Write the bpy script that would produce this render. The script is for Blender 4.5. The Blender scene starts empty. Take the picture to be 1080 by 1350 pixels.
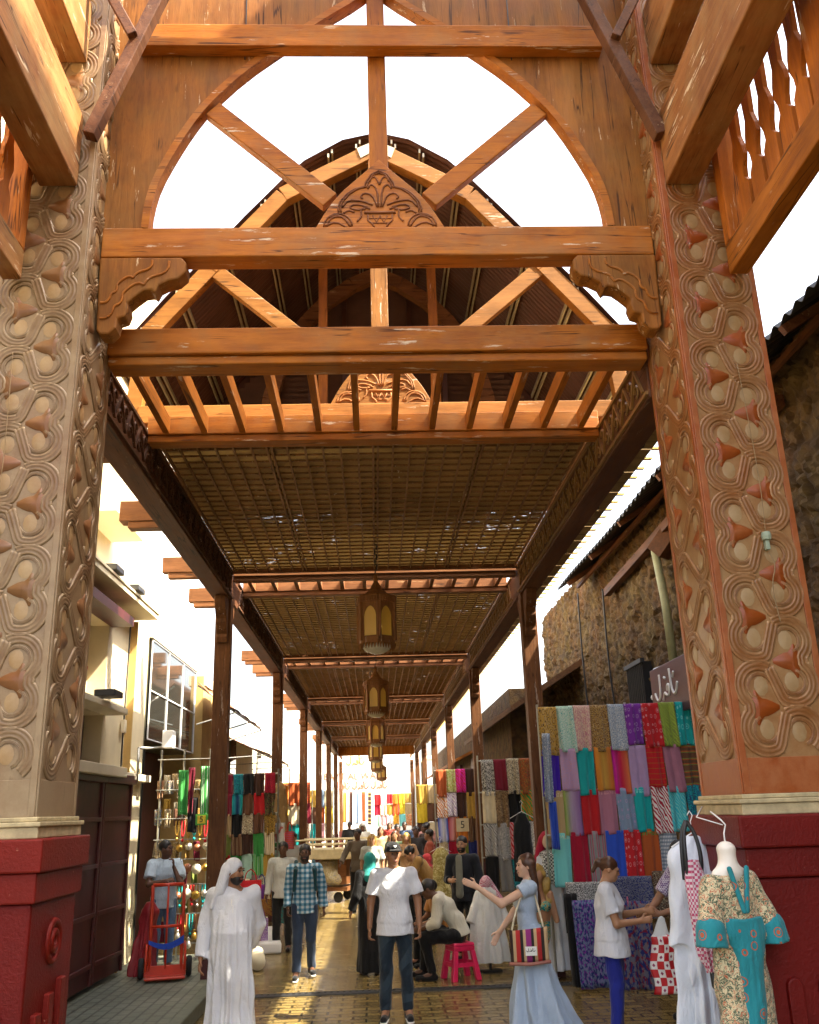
import bpy, bmesh, math, random
import numpy as np
from mathutils import Vector, Matrix, noise
R = math.radians
PI = math.pi
random.seed(11)
sc = bpy.context.scene
C = sc.collection

# ------------------------------------------------------------------ objects
def tag(o, label=None, cat=None, group=None, kind=None):
    if label: o['label'] = label
    if cat: o['category'] = cat
    if group: o['group'] = group
    if kind: o['kind'] = kind
    return o

def thing(name, label, cat, loc=(0, 0, 0), rz=0.0, group=None):
    o = bpy.data.objects.new(name, None)
    o.empty_display_size = 0.1
    C.objects.link(o)
    o.location = loc
    o.rotation_euler = (0, 0, rz)
    return tag(o, label, cat, group)

def link_mesh(name, me, mat=None, parent=None, smooth=False, bevel=0.0):
    o = bpy.data.objects.new(name, me)
    C.objects.link(o)
    if mat is not None:
        for m in (mat if isinstance(mat, (list, tuple)) else [mat]):
            me.materials.append(m)
    if parent is not None: o.parent = parent
    if smooth:
        me.polygons.foreach_set('use_smooth', [True] * len(me.polygons))
    if bevel:
        b = o.modifiers.new('edge', 'BEVEL'); b.width = bevel; b.segments = 2; b.limit_method = 'ANGLE'; b.angle_limit = R(40)
    return o

def dup(o, loc=None, rz=None, label=None, group=None):
    r = o.copy(); C.objects.link(r)
    if loc is not None: r.location = loc
    if rz is not None: r.rotation_euler = (0, 0, rz)
    if label: r['label'] = label
    if group: r['group'] = group
    for ch in list(o.children):
        c = ch.copy(); C.objects.link(c); c.parent = r
        for g in list(ch.children):
            d = g.copy(); C.objects.link(d); d.parent = c
    return r

class MB:
    """collects shapes, builds ONE mesh object"""
    def __init__(s):
        s.V = []; s.F = []; s.UV = {}; s.mi = []
        s.cur = 0
    def add(s, vs, fs, uvs=None):
        n = len(s.V)
        s.V += [tuple(v) for v in vs]
        for f in fs:
            s.F.append([i + n for i in f]); s.mi.append(s.cur)
        if uvs:
            for i, uv in enumerate(uvs): s.UV[n + i] = uv
        return s
    def box(s, x0, x1, y0, y1, z0, z1):
        v = [(x, y, z) for z in (z0, z1) for y in (y0, y1) for x in (x0, x1)]
        return s.add(v, [(0, 2, 3, 1), (4, 5, 7, 6), (0, 1, 5, 4), (2, 6, 7, 3), (0, 4, 6, 2), (1, 3, 7, 5)])
    def frustum(s, r0, r1, z0, z1):
        """r = (x0,x1,y0,y1) at z0 and at z1"""
        v = []
        for (x0, x1, y0, y1), z in ((r0, z0), (r1, z1)):
            v += [(x, y, z) for y in (y0, y1) for x in (x0, x1)]
        return s.add(v, [(0, 2, 3, 1), (4, 5, 7, 6), (0, 1, 5, 4), (2, 6, 7, 3), (0, 4, 6, 2), (1, 3, 7, 5)])
    def bar(s, a, b, w, h, up=(0, 0, 1)):
        a = Vector(a); b = Vector(b); d = (b - a).normalized(); u = Vector(up)
        side = d.cross(u).normalized(); u = side.cross(d).normalized()
        v = []
        for p in (a, b):
            for sy in (-1, 1):
                for sx in (-1, 1):
                    v.append(p + side * (sx * w / 2) + u * (sy * h / 2))
        return s.add(v, [(0, 2, 3, 1), (4, 5, 7, 6), (0, 1, 5, 4), (2, 6, 7, 3), (0, 4, 6, 2), (1, 3, 7, 5)])
    def tube(s, pts, r, n=8, closed=False):
        pts = [Vector(p) for p in pts]; m = len(pts); rings = []
        prev = None
        for i, p in enumerate(pts):
            if closed: d = pts[(i + 1) % m] - pts[i - 1]
            else: d = pts[min(i + 1, m - 1)] - pts[max(i - 1, 0)]
            d.normalize()
            if prev is None:
                t = Vector((0, 0, 1)) if abs(d.z) < .9 else Vector((1, 0, 0))
                u = d.cross(t).normalized()
            else:
                u = (prev - d * prev.dot(d)).normalized()
            prev = u; w = d.cross(u)
            rr = r[i] if isinstance(r, (list, tuple)) else r
            rings.append([p + (u * math.cos(2 * PI * k / n) + w * math.sin(2 * PI * k / n)) * rr for k in range(n)])
        v = [q for ring in rings for q in ring]; f = []
        for i in range(m if closed else m - 1):
            j = (i + 1) % m
            for k in range(n):
                k2 = (k + 1) % n
                f.append((i * n + k, i * n + k2, j * n + k2, j * n + k))
        if not closed:
            f.append(tuple(range(n - 1, -1, -1))); f.append(tuple((m - 1) * n + k for k in range(n)))
        return s.add(v, f)
    def prism(s, poly, org, ux, uy, depth):
        """poly: 2-D outline in (ux,uy) from org, extruded by vector depth"""
        org = Vector(org); ux = Vector(ux); uy = Vector(uy); dp = Vector(depth)
        n = len(poly)
        a = [org + ux * p[0] + uy * p[1] for p in poly]
        v = a + [p + dp for p in a]
        ar = sum(poly[i][0] * poly[(i + 1) % n][1] - poly[(i + 1) % n][0] * poly[i][1] for i in range(n))
        flip = (ux.cross(uy).dot(dp) < 0) != (ar < 0)
        f0 = list(range(n)); f1 = [i + n for i in range(n)]
        sides = [[i, (i + 1) % n, (i + 1) % n + n, i + n] for i in range(n)]
        if flip: fs = [f0, f1[::-1]] + [q[::-1] for q in sides]
        else: fs = [f0[::-1], f1] + sides
        return s.add(v, fs)
    def lathe(s, prof, c, n=16):
        c = Vector(c); v = []; m = len(prof)
        for r, z in prof:
            for k in range(n):
                v.append(c + Vector((r * math.cos(2 * PI * k / n), r * math.sin(2 * PI * k / n), z)))
        f = [(i * n + k, i * n + (k + 1) % n, (i + 1) * n + (k + 1) % n, (i + 1) * n + k) for i in range(m - 1) for k in range(n)]
        f.append(tuple(range(n - 1, -1, -1))); f.append(tuple((m - 1) * n + k for k in range(n)))
        return s.add(v, f)
    def sheet(s, fn, nu, nv, thick=0.0, u0=0, u1=1, v0=0, v1=1):
        """fn(u,v)->point; with thickness along normals"""
        P = [[Vector(fn(u0 + (u1 - u0) * i / nu, v0 + (v1 - v0) * j / nv)) for i in range(nu + 1)] for j in range(nv + 1)]
        uv = [(u0 + (u1 - u0) * i / nu, v0 + (v1 - v0) * j / nv) for j in range(nv + 1) for i in range(nu + 1)]
        W = nu + 1
        f = [(j * W + i, j * W + i + 1, (j + 1) * W + i + 1, (j + 1) * W + i) for j in range(nv) for i in range(nu)]
        flat = [p for row in P for p in row]
        if not thick: return s.add(flat, f, uv)
        N = []
        for j in range(nv + 1):
            for i in range(nu + 1):
                du = P[j][min(i + 1, nu)] - P[j][max(i - 1, 0)]; dv = P[min(j + 1, nv)][i] - P[max(j - 1, 0)][i]
                n_ = du.cross(dv)
                N.append(n_.normalized() if n_.length > 1e-9 else Vector((0, 0, 1)))
        back = [p - n_ * thick for p, n_ in zip(flat, N)]
        K = len(flat)
        g = [tuple(i + K for i in q[::-1]) for q in f]
        rim = []
        for i in range(nu):
            rim.append((i + 1, i, i + K, i + 1 + K)); t = nv * W
            rim.append((t + i, t + i + 1, t + i + 1 + K, t + i + K))
        for j in range(nv):
            a, b = j * W, (j + 1) * W
            rim.append((a, b, b + K, a + K)); a, b = a + nu, b + nu
            rim.append((b, a, a + K, b + K))
        return s.add(flat + back, f + g + rim, uv + uv)
    def mesh(s, name):
        me = bpy.data.meshes.new(name)
        me.from_pydata(s.V, [], s.F)
        if s.UV:
            lay = me.uv_layers.new(name='UVMap')
            vi = np.empty(len(me.loops), dtype=np.int32); me.loops.foreach_get('vertex_index', vi)
            arr = np.zeros((len(s.V), 2), dtype=np.float32)
            for k, u in s.UV.items(): arr[k] = u
            lay.data.foreach_set('uv', arr[vi].ravel())
        if any(s.mi): me.polygons.foreach_set('material_index', s.mi)
        me.update()
        return me
    def build(s, name, mat=None, parent=None, smooth=False, bevel=0.0):
        return link_mesh(name, s.mesh(name), mat, parent, smooth, bevel)

def arc(cx, cy, r, a0, a1, n=10, ry=None):
    ry = r if ry is None else ry
    return [(cx + r * math.cos(R(a0 + (a1 - a0) * i / n)), cy + ry * math.sin(R(a0 + (a1 - a0) * i / n))) for i in range(n + 1)]

def smooth_path(pts, it=2):
    for _ in range(it):
        q = [pts[0]]
        for a, b in zip(pts[:-1], pts[1:]):
            q.append(tuple(.75 * x + .25 * y for x, y in zip(a, b))); q.append(tuple(.25 * x + .75 * y for x, y in zip(a, b)))
        q.append(pts[-1]); pts = q
    return pts

# ------------------------------------------------------------------ materials
class NT:
    def __init__(s, name):
        s.m = bpy.data.materials.new(name); s.m.use_nodes = True
        s.t = s.m.node_tree; s.b = s.t.nodes['Principled BSDF']; s.out = s.t.nodes['Material Output']
    def n(s, ty, **kw):
        nd = s.t.nodes.new('ShaderNode' + ty)
        for k, v in kw.items():
            if k in nd.inputs.keys() if hasattr(nd.inputs, 'keys') else False: s.set(nd.inputs[k], v)
            elif hasattr(nd, k): setattr(nd, k, v)
        return nd
    def set(s, sock, v):
        if isinstance(v, bpy.types.NodeSocket): s.t.links.new(v, sock)
        elif hasattr(v, 'outputs'): s.t.links.new(v.outputs[0], sock)
        else:
            if sock.type == 'RGBA' and len(v) == 3: v = (*v, 1)
            sock.default_value = v
    def coord(s, which='Object', scale=(1, 1, 1), rot=(0, 0, 0)):
        tc = s.n('TexCoord'); mp = s.n('Mapping')
        s.set(mp.inputs['Vector'], tc.outputs[which]); mp.inputs['Scale'].default_value = scale; mp.inputs['Rotation'].default_value = rot
        return mp.outputs[0]
    def noise(s, vec, scale, detail=4, rough=.55, dist=0.0):
        nd = s.n('TexNoise'); s.set(nd.inputs['Vector'], vec); nd.inputs['Scale'].default_value = scale
        nd.inputs['Detail'].default_value = detail; nd.inputs['Roughness'].default_value = rough; nd.inputs['Distortion'].default_value = dist
        return nd.outputs['Fac']
    def ramp(s, fac, stops, interp='LINEAR'):
        nd = s.n('ValToRGB'); s.set(nd.inputs[0], fac); e = nd.color_ramp; e.interpolation = interp
        while len(e.elements) < len(stops): e.elements.new(.5)
        for el, (p, c) in zip(e.elements, stops):
            el.position = p
            el.color = (*c, 1) if hasattr(c, '__len__') else (c, c, c, 1)
        return nd.outputs[0]
    def mix(s, fac, a, b, mode='MIX'):
        nd = s.n('MixRGB'); nd.blend_type = mode
        s.set(nd.inputs[0], fac); s.set(nd.inputs[1], a); s.set(nd.inputs[2], b)
        return nd.outputs[0]
    def math(s, op, a, b=0.0):
        nd = s.n('Math'); nd.operation = op
        s.set(nd.inputs[0], a); s.set(nd.inputs[1], b)
        return nd.outputs[0]
    def bump(s, h, strength=.3, dist=.01):
        nd = s.n('Bump'); s.set(nd.inputs['Height'], h); nd.inputs['Strength'].default_value = strength; nd.inputs['Distance'].default_value = dist
        s.set(s.b.inputs['Normal'], nd.outputs[0])
    def base(s, c): s.set(s.b.inputs['Base Color'], c)
    def rough(s, v): s.set(s.b.inputs['Roughness'], v)

def wood(name, c1, c2, axis='x', chip=0.0, chipc=(.62, .5, .36), rough=.55, grey=None, greyamt=.0, spec=.2):
    t = NT(name)
    st = {'x': (.12, 1, 1), 'y': (1, .12, 1), 'z': (1, 1, .12)}[axis]
    v = t.coord('Object', st); v1 = t.coord('Object')
    g = t.noise(v, 22, 5, .65, .6)
    big = t.noise(v1, 1.7, 4, .6)
    st2 = t.noise(v, 5, 4, .6, .3)
    col = t.mix(t.ramp(g, [(.3, 0.0), (.72, 1.0)]), c1, c2)
    dark = tuple(x * .38 for x in c1)
    col = t.mix(t.ramp(big, [(.45, 0.0), (.75, .55)]), col, dark)
    st3 = t.noise(v, 60, 3, .7)
    col = t.mix(t.ramp(st3, [(.55, 0.0), (.8, .55)]), col, dark)
    col = t.mix(t.ramp(st2, [(.5, 0.0), (.75, .45)]), col, tuple(min(1, x * 1.5 + .03) for x in c2))
    if greyamt:
        gm = t.noise(v1, 2.6, 5, .65)
        col = t.mix(t.ramp(gm, [(.45, 0.0), (.7, greyamt)]), col, grey)
    if chip:
        cm = t.math('MULTIPLY', t.ramp(t.noise(v, 16, 6, .7), [(.62, 0.0), (.66, 1.0)]), t.ramp(t.noise(v1, 1.5, 3, .6), [(.5 - chip * .2, 0.0), (.62, 1.0)]))
        col = t.mix(cm, col, chipc)
    ck = t.noise(t.coord('Object', {'x': (.05, 1.3, 1.3), 'y': (1.3, .05, 1.3), 'z': (1.3, 1.3, .05)}[axis]), 7, 3, .5, .4)
    ckm = t.ramp(ck, [(.487, 0.0), (.495, .85), (.503, .85), (.511, 0.0)])
    ckm = t.math('MULTIPLY', ckm, t.ramp(t.noise(v1, 2.3, 2), [(.48, 0.0), (.55, 1.0)]))
    col = t.mix(ckm, col, tuple(x * .2 for x in c1))
    t.base(col); t.rough(t.ramp(g, [(.2, rough - .08), (.8, min(1, rough + .15))]))
    t.b.inputs['Specular IOR Level'].default_value = spec
    t.bump(t.math('ADD', g, t.math('MULTIPLY', st3, .6)), .35, .006)
    return t.m

def plain(name, c, rough=.5, metal=0.0, var=.25, scale=6, spec=.5, bump=0.0):
    t = NT(name)
    v = t.coord('Object'); n = t.noise(v, scale, 5, .6)
    col = t.mix(t.ramp(n, [(.3, 0.0), (.75, 1.0)]), tuple(x * (1 - var) for x in c), tuple(min(1, x * (1 + var * .5)) for x in c))
    t.base(col); t.rough(rough); t.b.inputs['Metallic'].default_value = metal; t.b.inputs['Specular IOR Level'].default_value = spec
    if bump: t.bump(t.noise(v, scale * 8, 4, .6), bump, .004)
    return t.m

_fab = {}
def fabric(c1, c2=None, pat='plain', sc_=1.0, c3=None, coord='UV'):
    key = (c1, c2, pat, sc_, c3, coord)
    if key in _fab: return _fab[key]
    t = NT('cloth_' + pat)
    v = t.coord(coord, (1, 2, 1) if coord == 'UV' else (1, 1, 1))
    c2 = c2 or tuple(min(1, x * 1.3 + .02) for x in c1); c3 = c3 or c2
    if pat == 'plain':
        col = t.mix(t.ramp(t.noise(v, 3, 3), [(.35, 0.0), (.7, 1.0)]), tuple(x * .85 for x in c1), c1)
    elif pat in ('paisley', 'swirl'):
        vo = t.n('TexVoronoi'); t.set(vo.inputs['Vector'], t.mix(.12, v, t.n('TexNoise').outputs['Color'])) if pat == 'swirl' else t.set(vo.inputs['Vector'], v)
        vo.inputs['Scale'].default_value = 5 * sc_
        w = t.math('SINE', t.math('MULTIPLY', vo.outputs['Distance'], 22.0))
        f = t.ramp(w, [(.45, 0.0), (.6, 1.0)])
        n = t.ramp(t.noise(v, 14 * sc_, 3), [(.48, 0.0), (.53, 1.0)])
        col = t.mix(f, c1, c2); col = t.mix(t.math('MULTIPLY', n, .6), col, c3)
    elif pat == 'dots':
        vo = t.n('TexVoronoi'); t.set(vo.inputs['Vector'], v); vo.inputs['Scale'].default_value = 4.5 * sc_; vo.inputs['Randomness'].default_value = .45
        f = t.ramp(vo.outputs['Distance'], [(.0, 1.0), (.16, 1.0), (.18, 0.0), (.27, 0.0), (.29, 1.0), (.33, 1.0), (.35, 0.0)])
        col = t.mix(f, c1, c2)
    elif pat == 'floral':
        n = t.noise(v, 9 * sc_, 4, .6, .8)
        col = t.ramp(n, [(.0, c1), (.36, c3), (.41, c1), (.495, c2), (.575, c1), (.605, c3), (.68, c1)], 'CONSTANT')
    elif pat == 'zigzag':
        w = t.n('TexWave'); w.bands_direction = 'DIAGONAL'; t.set(w.inputs['Vector'], v); w.inputs['Scale'].default_value = 3 * sc_; w.inputs['Distortion'].default_value = 6; w.inputs['Detail'].default_value = 1
        col = t.mix(t.ramp(w.outputs['Fac'], [(.45, 0.0), (.55, 1.0)]), c1, c2)
    elif pat in ('stripes', 'bands'):
        w = t.n('TexWave'); w.bands_direction = 'X' if pat == 'stripes' else 'Y'; t.set(w.inputs['Vector'], v); w.inputs['Scale'].default_value = .9 * sc_; w.inputs['Distortion'].default_value = .15
        col = t.ramp(w.outputs['Fac'], [(0, c1), (.38, c2), (.62, c3), (.85, c1)], 'CONSTANT')
    elif pat == 'plaid':
        a = t.n('TexWave'); a.bands_direction = 'X'; b = t.n('TexWave'); b.bands_direction = 'Z' if coord == 'Object' else 'Y'
        for q in (a, b): t.set(q.inputs['Vector'], v); q.inputs['Scale'].default_value = 3.4 * sc_
        k = t.math('ADD', t.ramp(a.outputs['Fac'], [(.3, 0.0), (.7, .5)]), t.ramp(b.outputs['Fac'], [(.3, 0.0), (.7, .5)]))
        col = t.ramp(k, [(0, c1), (.5, c2), (1, c3)])
    elif pat == 'check':
        ch = t.n('TexChecker'); t.set(ch.inputs['Vector'], v); ch.inputs['Scale'].default_value = 9 * sc_
        t.set(ch.inputs['Color1'], c1); t.set(ch.inputs['Color2'], c2); col = ch.outputs[0]
    elif pat == 'border':
        sp = t.n('SeparateXYZ'); t.set(sp.inputs[0], v)
        f = t.ramp(t.math('FRACT', t.math('MULTIPLY', sp.outputs[1], .5)), [(0, 0.0), (.58, 0.0), (.6, 1.0), (.66, 0.0), (.69, 1.0), (.9, 1.0), (.93, 0.0)], 'CONSTANT')
        n = t.ramp(t.noise(v, 12, 3), [(.46, 0.0), (.52, 1.0)])
        col = t.mix(f, c1, t.mix(n, c2, c3))
    elif pat == 'shade':   # dip-dyed cloth
        sp = t.n('SeparateXYZ'); t.set(sp.inputs[0], v)
        col = t.ramp(sp.outputs[0], [(0, c1), (.5, c2), (1, c3)])
    t.base(t.mix(t.math('MULTIPLY', t.noise(v, 90, 2), .25), col, tuple(x * .75 for x in c1)))
    t.rough(.8); t.b.inputs['Specular IOR Level'].default_value = .2
    if coord == 'Object':
        a_ = t.noise(t.coord('Object', (1, 1, .45)), 11, 3, .55, 1.2); b_ = t.noise(v, 32, 3, .6, .6)
        t.bump(t.math('ADD', a_, t.math('MULTIPLY', b_, .12)), .7, .03)
    else:
        a_ = t.noise(t.coord('UV', (7, 1.2, 1)), 2.2, 3, .6, .8); t.bump(a_, .5, .02)
    t.b.inputs['Sheen Weight'].default_value = .15
    _fab[key] = t.m
    return t.m

WO = wood('honey_timber', (.27, .076, .006), (.45, .152, .014), 'x', 1.8, grey=(.27, .15, .06), greyamt=.5)
WOY = wood('honey_timber_long', (.25, .07, .006), (.42, .142, .013), 'y', .9)
WOZ = wood('honey_timber_upright', (.24, .068, .006), (.4, .135, .012), 'z', .9)
WPAN = wood('panel_board', (.18, .06, .008), (.31, .118, .018), 'z', 3.2, (.62, .48, .3), grey=(.2, .105, .025), greyamt=.45)
WGOLD = wood('golden_timber', (.22, .085, .013), (.34, .145, .028), 'x', .3)
WGOLDZ = wood('golden_timber_upright', (.22, .085, .013), (.34, .145, .028), 'z', .3)
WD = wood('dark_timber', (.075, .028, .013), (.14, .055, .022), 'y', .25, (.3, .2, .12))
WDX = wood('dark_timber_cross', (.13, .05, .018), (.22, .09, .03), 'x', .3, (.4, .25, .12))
WDZ = wood('post_timber', (.1, .038, .014), (.18, .075, .026), 'z', 1.2, (.5, .42, .35))
WBAL = wood('weathered_beam', (.2, .066, .014), (.33, .145, .042), 'y', 2.4, (.6, .48, .32), grey=(.3, .2, .08), greyamt=.45)
WBALS = wood('balcony_slat', (.32, .085, .008), (.5, .16, .018), 'z', .5)
def pillar_mat(name, warm, pale, mid, am):
    t = NT(name); v = t.coord('Object'); vs = t.coord('Object', (1, 1, .25))
    n = t.noise(v, 1.3, 5, .65); n2 = t.noise(v, 9, 6, .7); n3 = t.noise(vs, 14, 5, .65)
    col = t.mix(t.ramp(n, [(.35, 0.0), (.65, 1.0)]), warm, mid)
    col = t.mix(t.math('MULTIPLY', t.ramp(n2, [(.4, 0.0), (.7, 1.0)]), am), col, pale)
    col = t.mix(t.ramp(n3, [(.6, 0.0), (.78, .6)]), col, tuple(x * .45 for x in warm))
    ge = t.n('NewGeometry'); wear = t.math('MULTIPLY', t.ramp(ge.outputs['Pointiness'], [(.53, 0.0), (.62, .8)]), t.ramp(n2, [(.35, .35), (.6, 1.0)]))
    if name.startswith('carved_band') or name.startswith('carved_leaf'): col = t.mix(wear, col, tuple(min(1, x * 1.45 + .04) for x in pale))
    t.base(col); t.rough(t.ramp(n2, [(.3, .3), (.8, .52)])); t.b.inputs['Specular IOR Level'].default_value = .4
    t.bump(n2, .3, .006)
    return t.m
PIL_L = pillar_mat('carved_timber_bleached', (.21, .115, .05), (.35, .265, .16), (.26, .18, .1), .55)
PIL_R = pillar_mat('carved_timber_warm', (.24, .095, .026), (.38, .235, .105), (.28, .155, .06), .55)
BAND_L = pillar_mat('carved_band_bleached', (.17, .085, .035), (.32, .235, .135), (.19, .115, .055), .45)
BAND_R = pillar_mat('carved_band_warm', (.21, .068, .014), (.36, .21, .09), (.2, .088, .026), .4)
LEAF_L = pillar_mat('carved_leaf_bleached', (.19, .066, .018), (.24, .13, .055), (.17, .078, .026), .3)
LEAF_R = pillar_mat('carved_leaf_warm', (.26, .047, .004), (.27, .095, .02), (.22, .048, .006), .25)
BUD = pillar_mat('carved_bud_pale', (.28, .16, .065), (.42, .31, .17), (.34, .22, .105), .55)
FRIEZE = pillar_mat('carved_frieze', (.2, .09, .022), (.38, .24, .09), (.2, .11, .035), .5)

def red_plaster(name, c, pale):
    t = NT(name); v = t.coord('Object')
    n = t.noise(v, 2.2, 5, .6); n2 = t.noise(v, 45, 5, .7)
    col = t.mix(t.ramp(n, [(.35, 0.0), (.7, 1.0)]), tuple(x * .7 for x in c), c)
    col = t.mix(t.ramp(t.noise(v, 26, 6, .75), [(.66, 0.0), (.7, .8)]), col, pale)
    t.base(col); t.rough(.5); t.b.inputs['Specular IOR Level'].default_value = .25; t.bump(n2, .7, .008)
    return t.m
REDP = red_plaster('red_painted_plaster', (.15, .004, .002), (.4, .13, .09))
PINKP = red_plaster('red_painted_plaster_trim', (.19, .008, .003), (.45, .22, .14))
CREAM = plain('cream_moulding', (.5, .4, .22), .6, var=.35, scale=12, bump=.3)

def paver_mat(name, c1, c2, mortar, sx=1.0, rough=(.2, .5), rot=0):
    t = NT(name); v = t.coord('Object', (1, 1, 1), (0, 0, R(rot)))
    b = t.n('TexBrick'); t.set(b.inputs['Vector'], v)
    b.inputs['Scale'].default_value = 1.0; b.inputs['Brick Width'].default_value = .22 * sx; b.inputs['Row Height'].default_value = .115 * sx
    b.inputs['Mortar Size'].default_value = .011 * sx; b.inputs['Mortar Smooth'].default_value = .25; b.inputs['Bias'].default_value = -.1
    t.set(b.inputs['Color1'], c1); t.set(b.inputs['Color2'], c2); t.set(b.inputs['Mortar'], mortar)
    n = t.noise(v, 1.1, 5, .6); n2 = t.noise(v, 25, 5, .6)
    col = t.mix(t.ramp(n, [(.35, 0.0), (.7, .55)]), b.outputs['Color'], tuple(x * .45 for x in c1))
    col = t.mix(t.math('MULTIPLY', n2, .35), col, tuple(x * .5 for x in c2))
    t.base(col)
    t.rough(t.ramp(n, [(.3, rough[0]), (.75, rough[1])])); t.b.inputs['Specular IOR Level'].default_value = .6
    h = t.math('ADD', t.math('MULTIPLY', b.outputs['Fac'], -1.0), t.math('MULTIPLY', n2, .3))
    t.bump(h, 1.0, .014)
    return t.m
PAVE = paver_mat('lane_pavers', (.34, .24, .08), (.22, .15, .05), (.01, .007, .003), 1.3, (.1, .32))
SIDE = paver_mat('sidewalk_pavers', (.2, .215, .15), (.16, .17, .12), (.07, .07, .05), 1.15, (.45, .7), 90)
KERB = plain('kerb_stone', (.14, .15, .11), .7, scale=9, bump=.4)

def stone_mat():
    t = NT('rough_coral_stone'); v = t.coord('Object')
    n = t.noise(v, 1.1, 5, .6); n2 = t.noise(v, 10, 8, .72)
    vo = t.n('TexVoronoi'); t.set(vo.inputs['Vector'], v); vo.inputs['Scale'].default_value = 5.5
    col = t.mix(t.ramp(n, [(.38, 0.0), (.62, 1.0)]), (.12, .052, .014), (.125, .082, .022))
    col = t.mix(t.ramp(n2, [(.42, 0.0), (.7, .75)]), col, (.17, .11, .042))
    col = t.mix(t.ramp(vo.outputs['Distance'], [(.35, 0.0), (.75, .7)]), col, (.05, .03, .015))
    t.base(col); t.rough(.95)
    t.bump(t.math('ADD', n2, t.math('MULTIPLY', vo.outputs['Distance'], -.7)), 1.0, .05)
    return t.m
STONE = stone_mat()
BEIGE = plain('beige_render', (.66, .56, .36), .8, var=.14, scale=2.5, bump=.2)
BEIGE2 = plain('pale_render', (.72, .64, .46), .8, var=.1, scale=2, bump=.2)
OCHRE = plain('ochre_render', (.55, .36, .12), .8, var=.2, scale=3, bump=.2)
WHITE_W = plain('white_render', (.85, .82, .74), .8, var=.05, scale=3)
DKRED = plain('maroon_metal', (.075, .012, .01), .5, var=.4, scale=5, bump=.1)
DKRED2 = plain('maroon_paint', (.085, .013, .011), .45, var=.4, scale=11, bump=.15)
SIGNRED = plain('sign_maroon', (.1, .012, .015), .4)
BLACK = plain('black_metal', (.015, .015, .016), .45)
IRON = plain('dark_iron', (.06, .06, .06), .5, .6)
GALV = plain('grey_metal', (.42, .42, .38), .4, .8, var=.2)
WHITEP = plain('white_paint', (.8, .8, .78), .4, var=.08)
ORANGE = plain('red_orange_enamel', (.62, .045, .012), .35, var=.2)
RUBBER = plain('black_rubber', (.02, .02, .02), .8)
PINKPL = plain('pink_plastic', (.72, .02, .1), .3, var=.06)
SHEETM = plain('corrugated_sheet', (.1, .04, .028), .55, .2, var=.3, scale=3)
SHEETD = plain('dark_corrugated_sheet', (.035, .034, .034), .5, .3, var=.3, scale=3)
CHAN = plain('pale_channel', (.5, .43, .3), .5, .4)
CANVAS = plain('brown_canvas', (.22, .075, .025), .85, var=.25)
ROPE = plain('rope_fibre', (.62, .55, .4), .9)
AMBER = NT('amber_glass'); AMBER.base((.85, .52, .08)); AMBER.rough(.35); AMBER.b.inputs['Transmission Weight'].default_value = .25; AMBER.b.inputs['Subsurface Weight'].default_value = 0
AMBER = AMBER.m
GLASSD = NT('tinted_glass'); GLASSD.base((.03, .03, .025)); GLASSD.rough(.05); GLASSD.b.inputs['Specular IOR Level'].default_value = 1.0
GLASSD = GLASSD.m
LANT = wood('lantern_timber', (.2, .08, .025), (.32, .14, .045), 'z', .3)

def mat_weave():
    t = NT('woven_palm_mat'); v = t.coord('Object')
    w = t.n('TexWave'); w.bands_direction = 'Y'; t.set(w.inputs['Vector'], v); w.inputs['Scale'].default_value = 12; w.inputs['Distortion'].default_value = 1.2; w.inputs['Detail'].default_value = 2; w.inputs['Detail Scale'].default_value = 3
    n = t.noise(v, 1.4, 4, .6); n2 = t.noise(t.coord('Object', (12, 60, 1)), 1.0, 3, .6)
    col = t.mix(t.ramp(w.outputs['Fac'], [(.2, 0.0), (.7, 1.0)]), (.11, .055, .017), (.6, .36, .12))
    col = t.mix(t.ramp(n, [(.38, 0.0), (.7, .65)]), col, (.13, .07, .022))
    t.base(col); t.rough(.85)
    t.bump(w.outputs['Fac'], .5, .01)
    # real gaps between the weavers where the mat has frayed
    gap = t.math('MULTIPLY', t.ramp(n2, [(.64, 0.0), (.66, 1.0)]), t.ramp(t.noise(v, 1.9, 4, .6), [(.57, 0.0), (.6, 1.0)]))
    tl = t.n('BsdfTranslucent'); t.set(tl.inputs[0], (.6, .36, .1)); m0 = t.n('MixShader'); m0.inputs[0].default_value = .015; t.set(m0.inputs[1], t.b.outputs[0]); t.set(m0.inputs[2], tl.outputs[0])
    tr = t.n('BsdfTransparent'); ms = t.n('MixShader')
    t.set(ms.inputs[0], gap); t.set(ms.inputs[1], m0.outputs[0]); t.set(ms.inputs[2], tr.outputs[0]); t.set(t.out.inputs['Surface'], ms.outputs[0])
    return t.m
WEAVE = mat_weave()
BATTEN = wood('lattice_batten', (.17, .08, .028), (.3, .15, .06), 'y', .1)
def skin(name, c):
    t = NT(name); v = t.coord('Object')
    t.base(t.mix(t.noise(v, 25, 4), tuple(x * .88 for x in c), c)); t.rough(.5)
    t.b.inputs['Subsurface Weight'].default_value = .08; t.b.inputs['Subsurface Radius'].default_value = (.02, .008, .004)
    return t.m
SK_D = skin('skin_deep', (.12, .05, .024)); SK_M = skin('skin_brown', (.3, .14, .07)); SK_T = skin('skin_tan', (.42, .215, .115)); SK_L = skin('skin_fair', (.62, .38, .26))
HAIRK = plain('hair_black', (.012, .009, .008), .5, scale=30); HAIRB = plain('hair_brown', (.085, .032, .014), .42, scale=40, var=.5); HAIRG = plain('hair_blond', (.42, .26, .06), .5, scale=30)
LIP = plain('lip_skin', (.3, .08, .06), .45)
EYEW = plain('eye_white', (.7, .68, .64), .3, var=.02)
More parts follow.
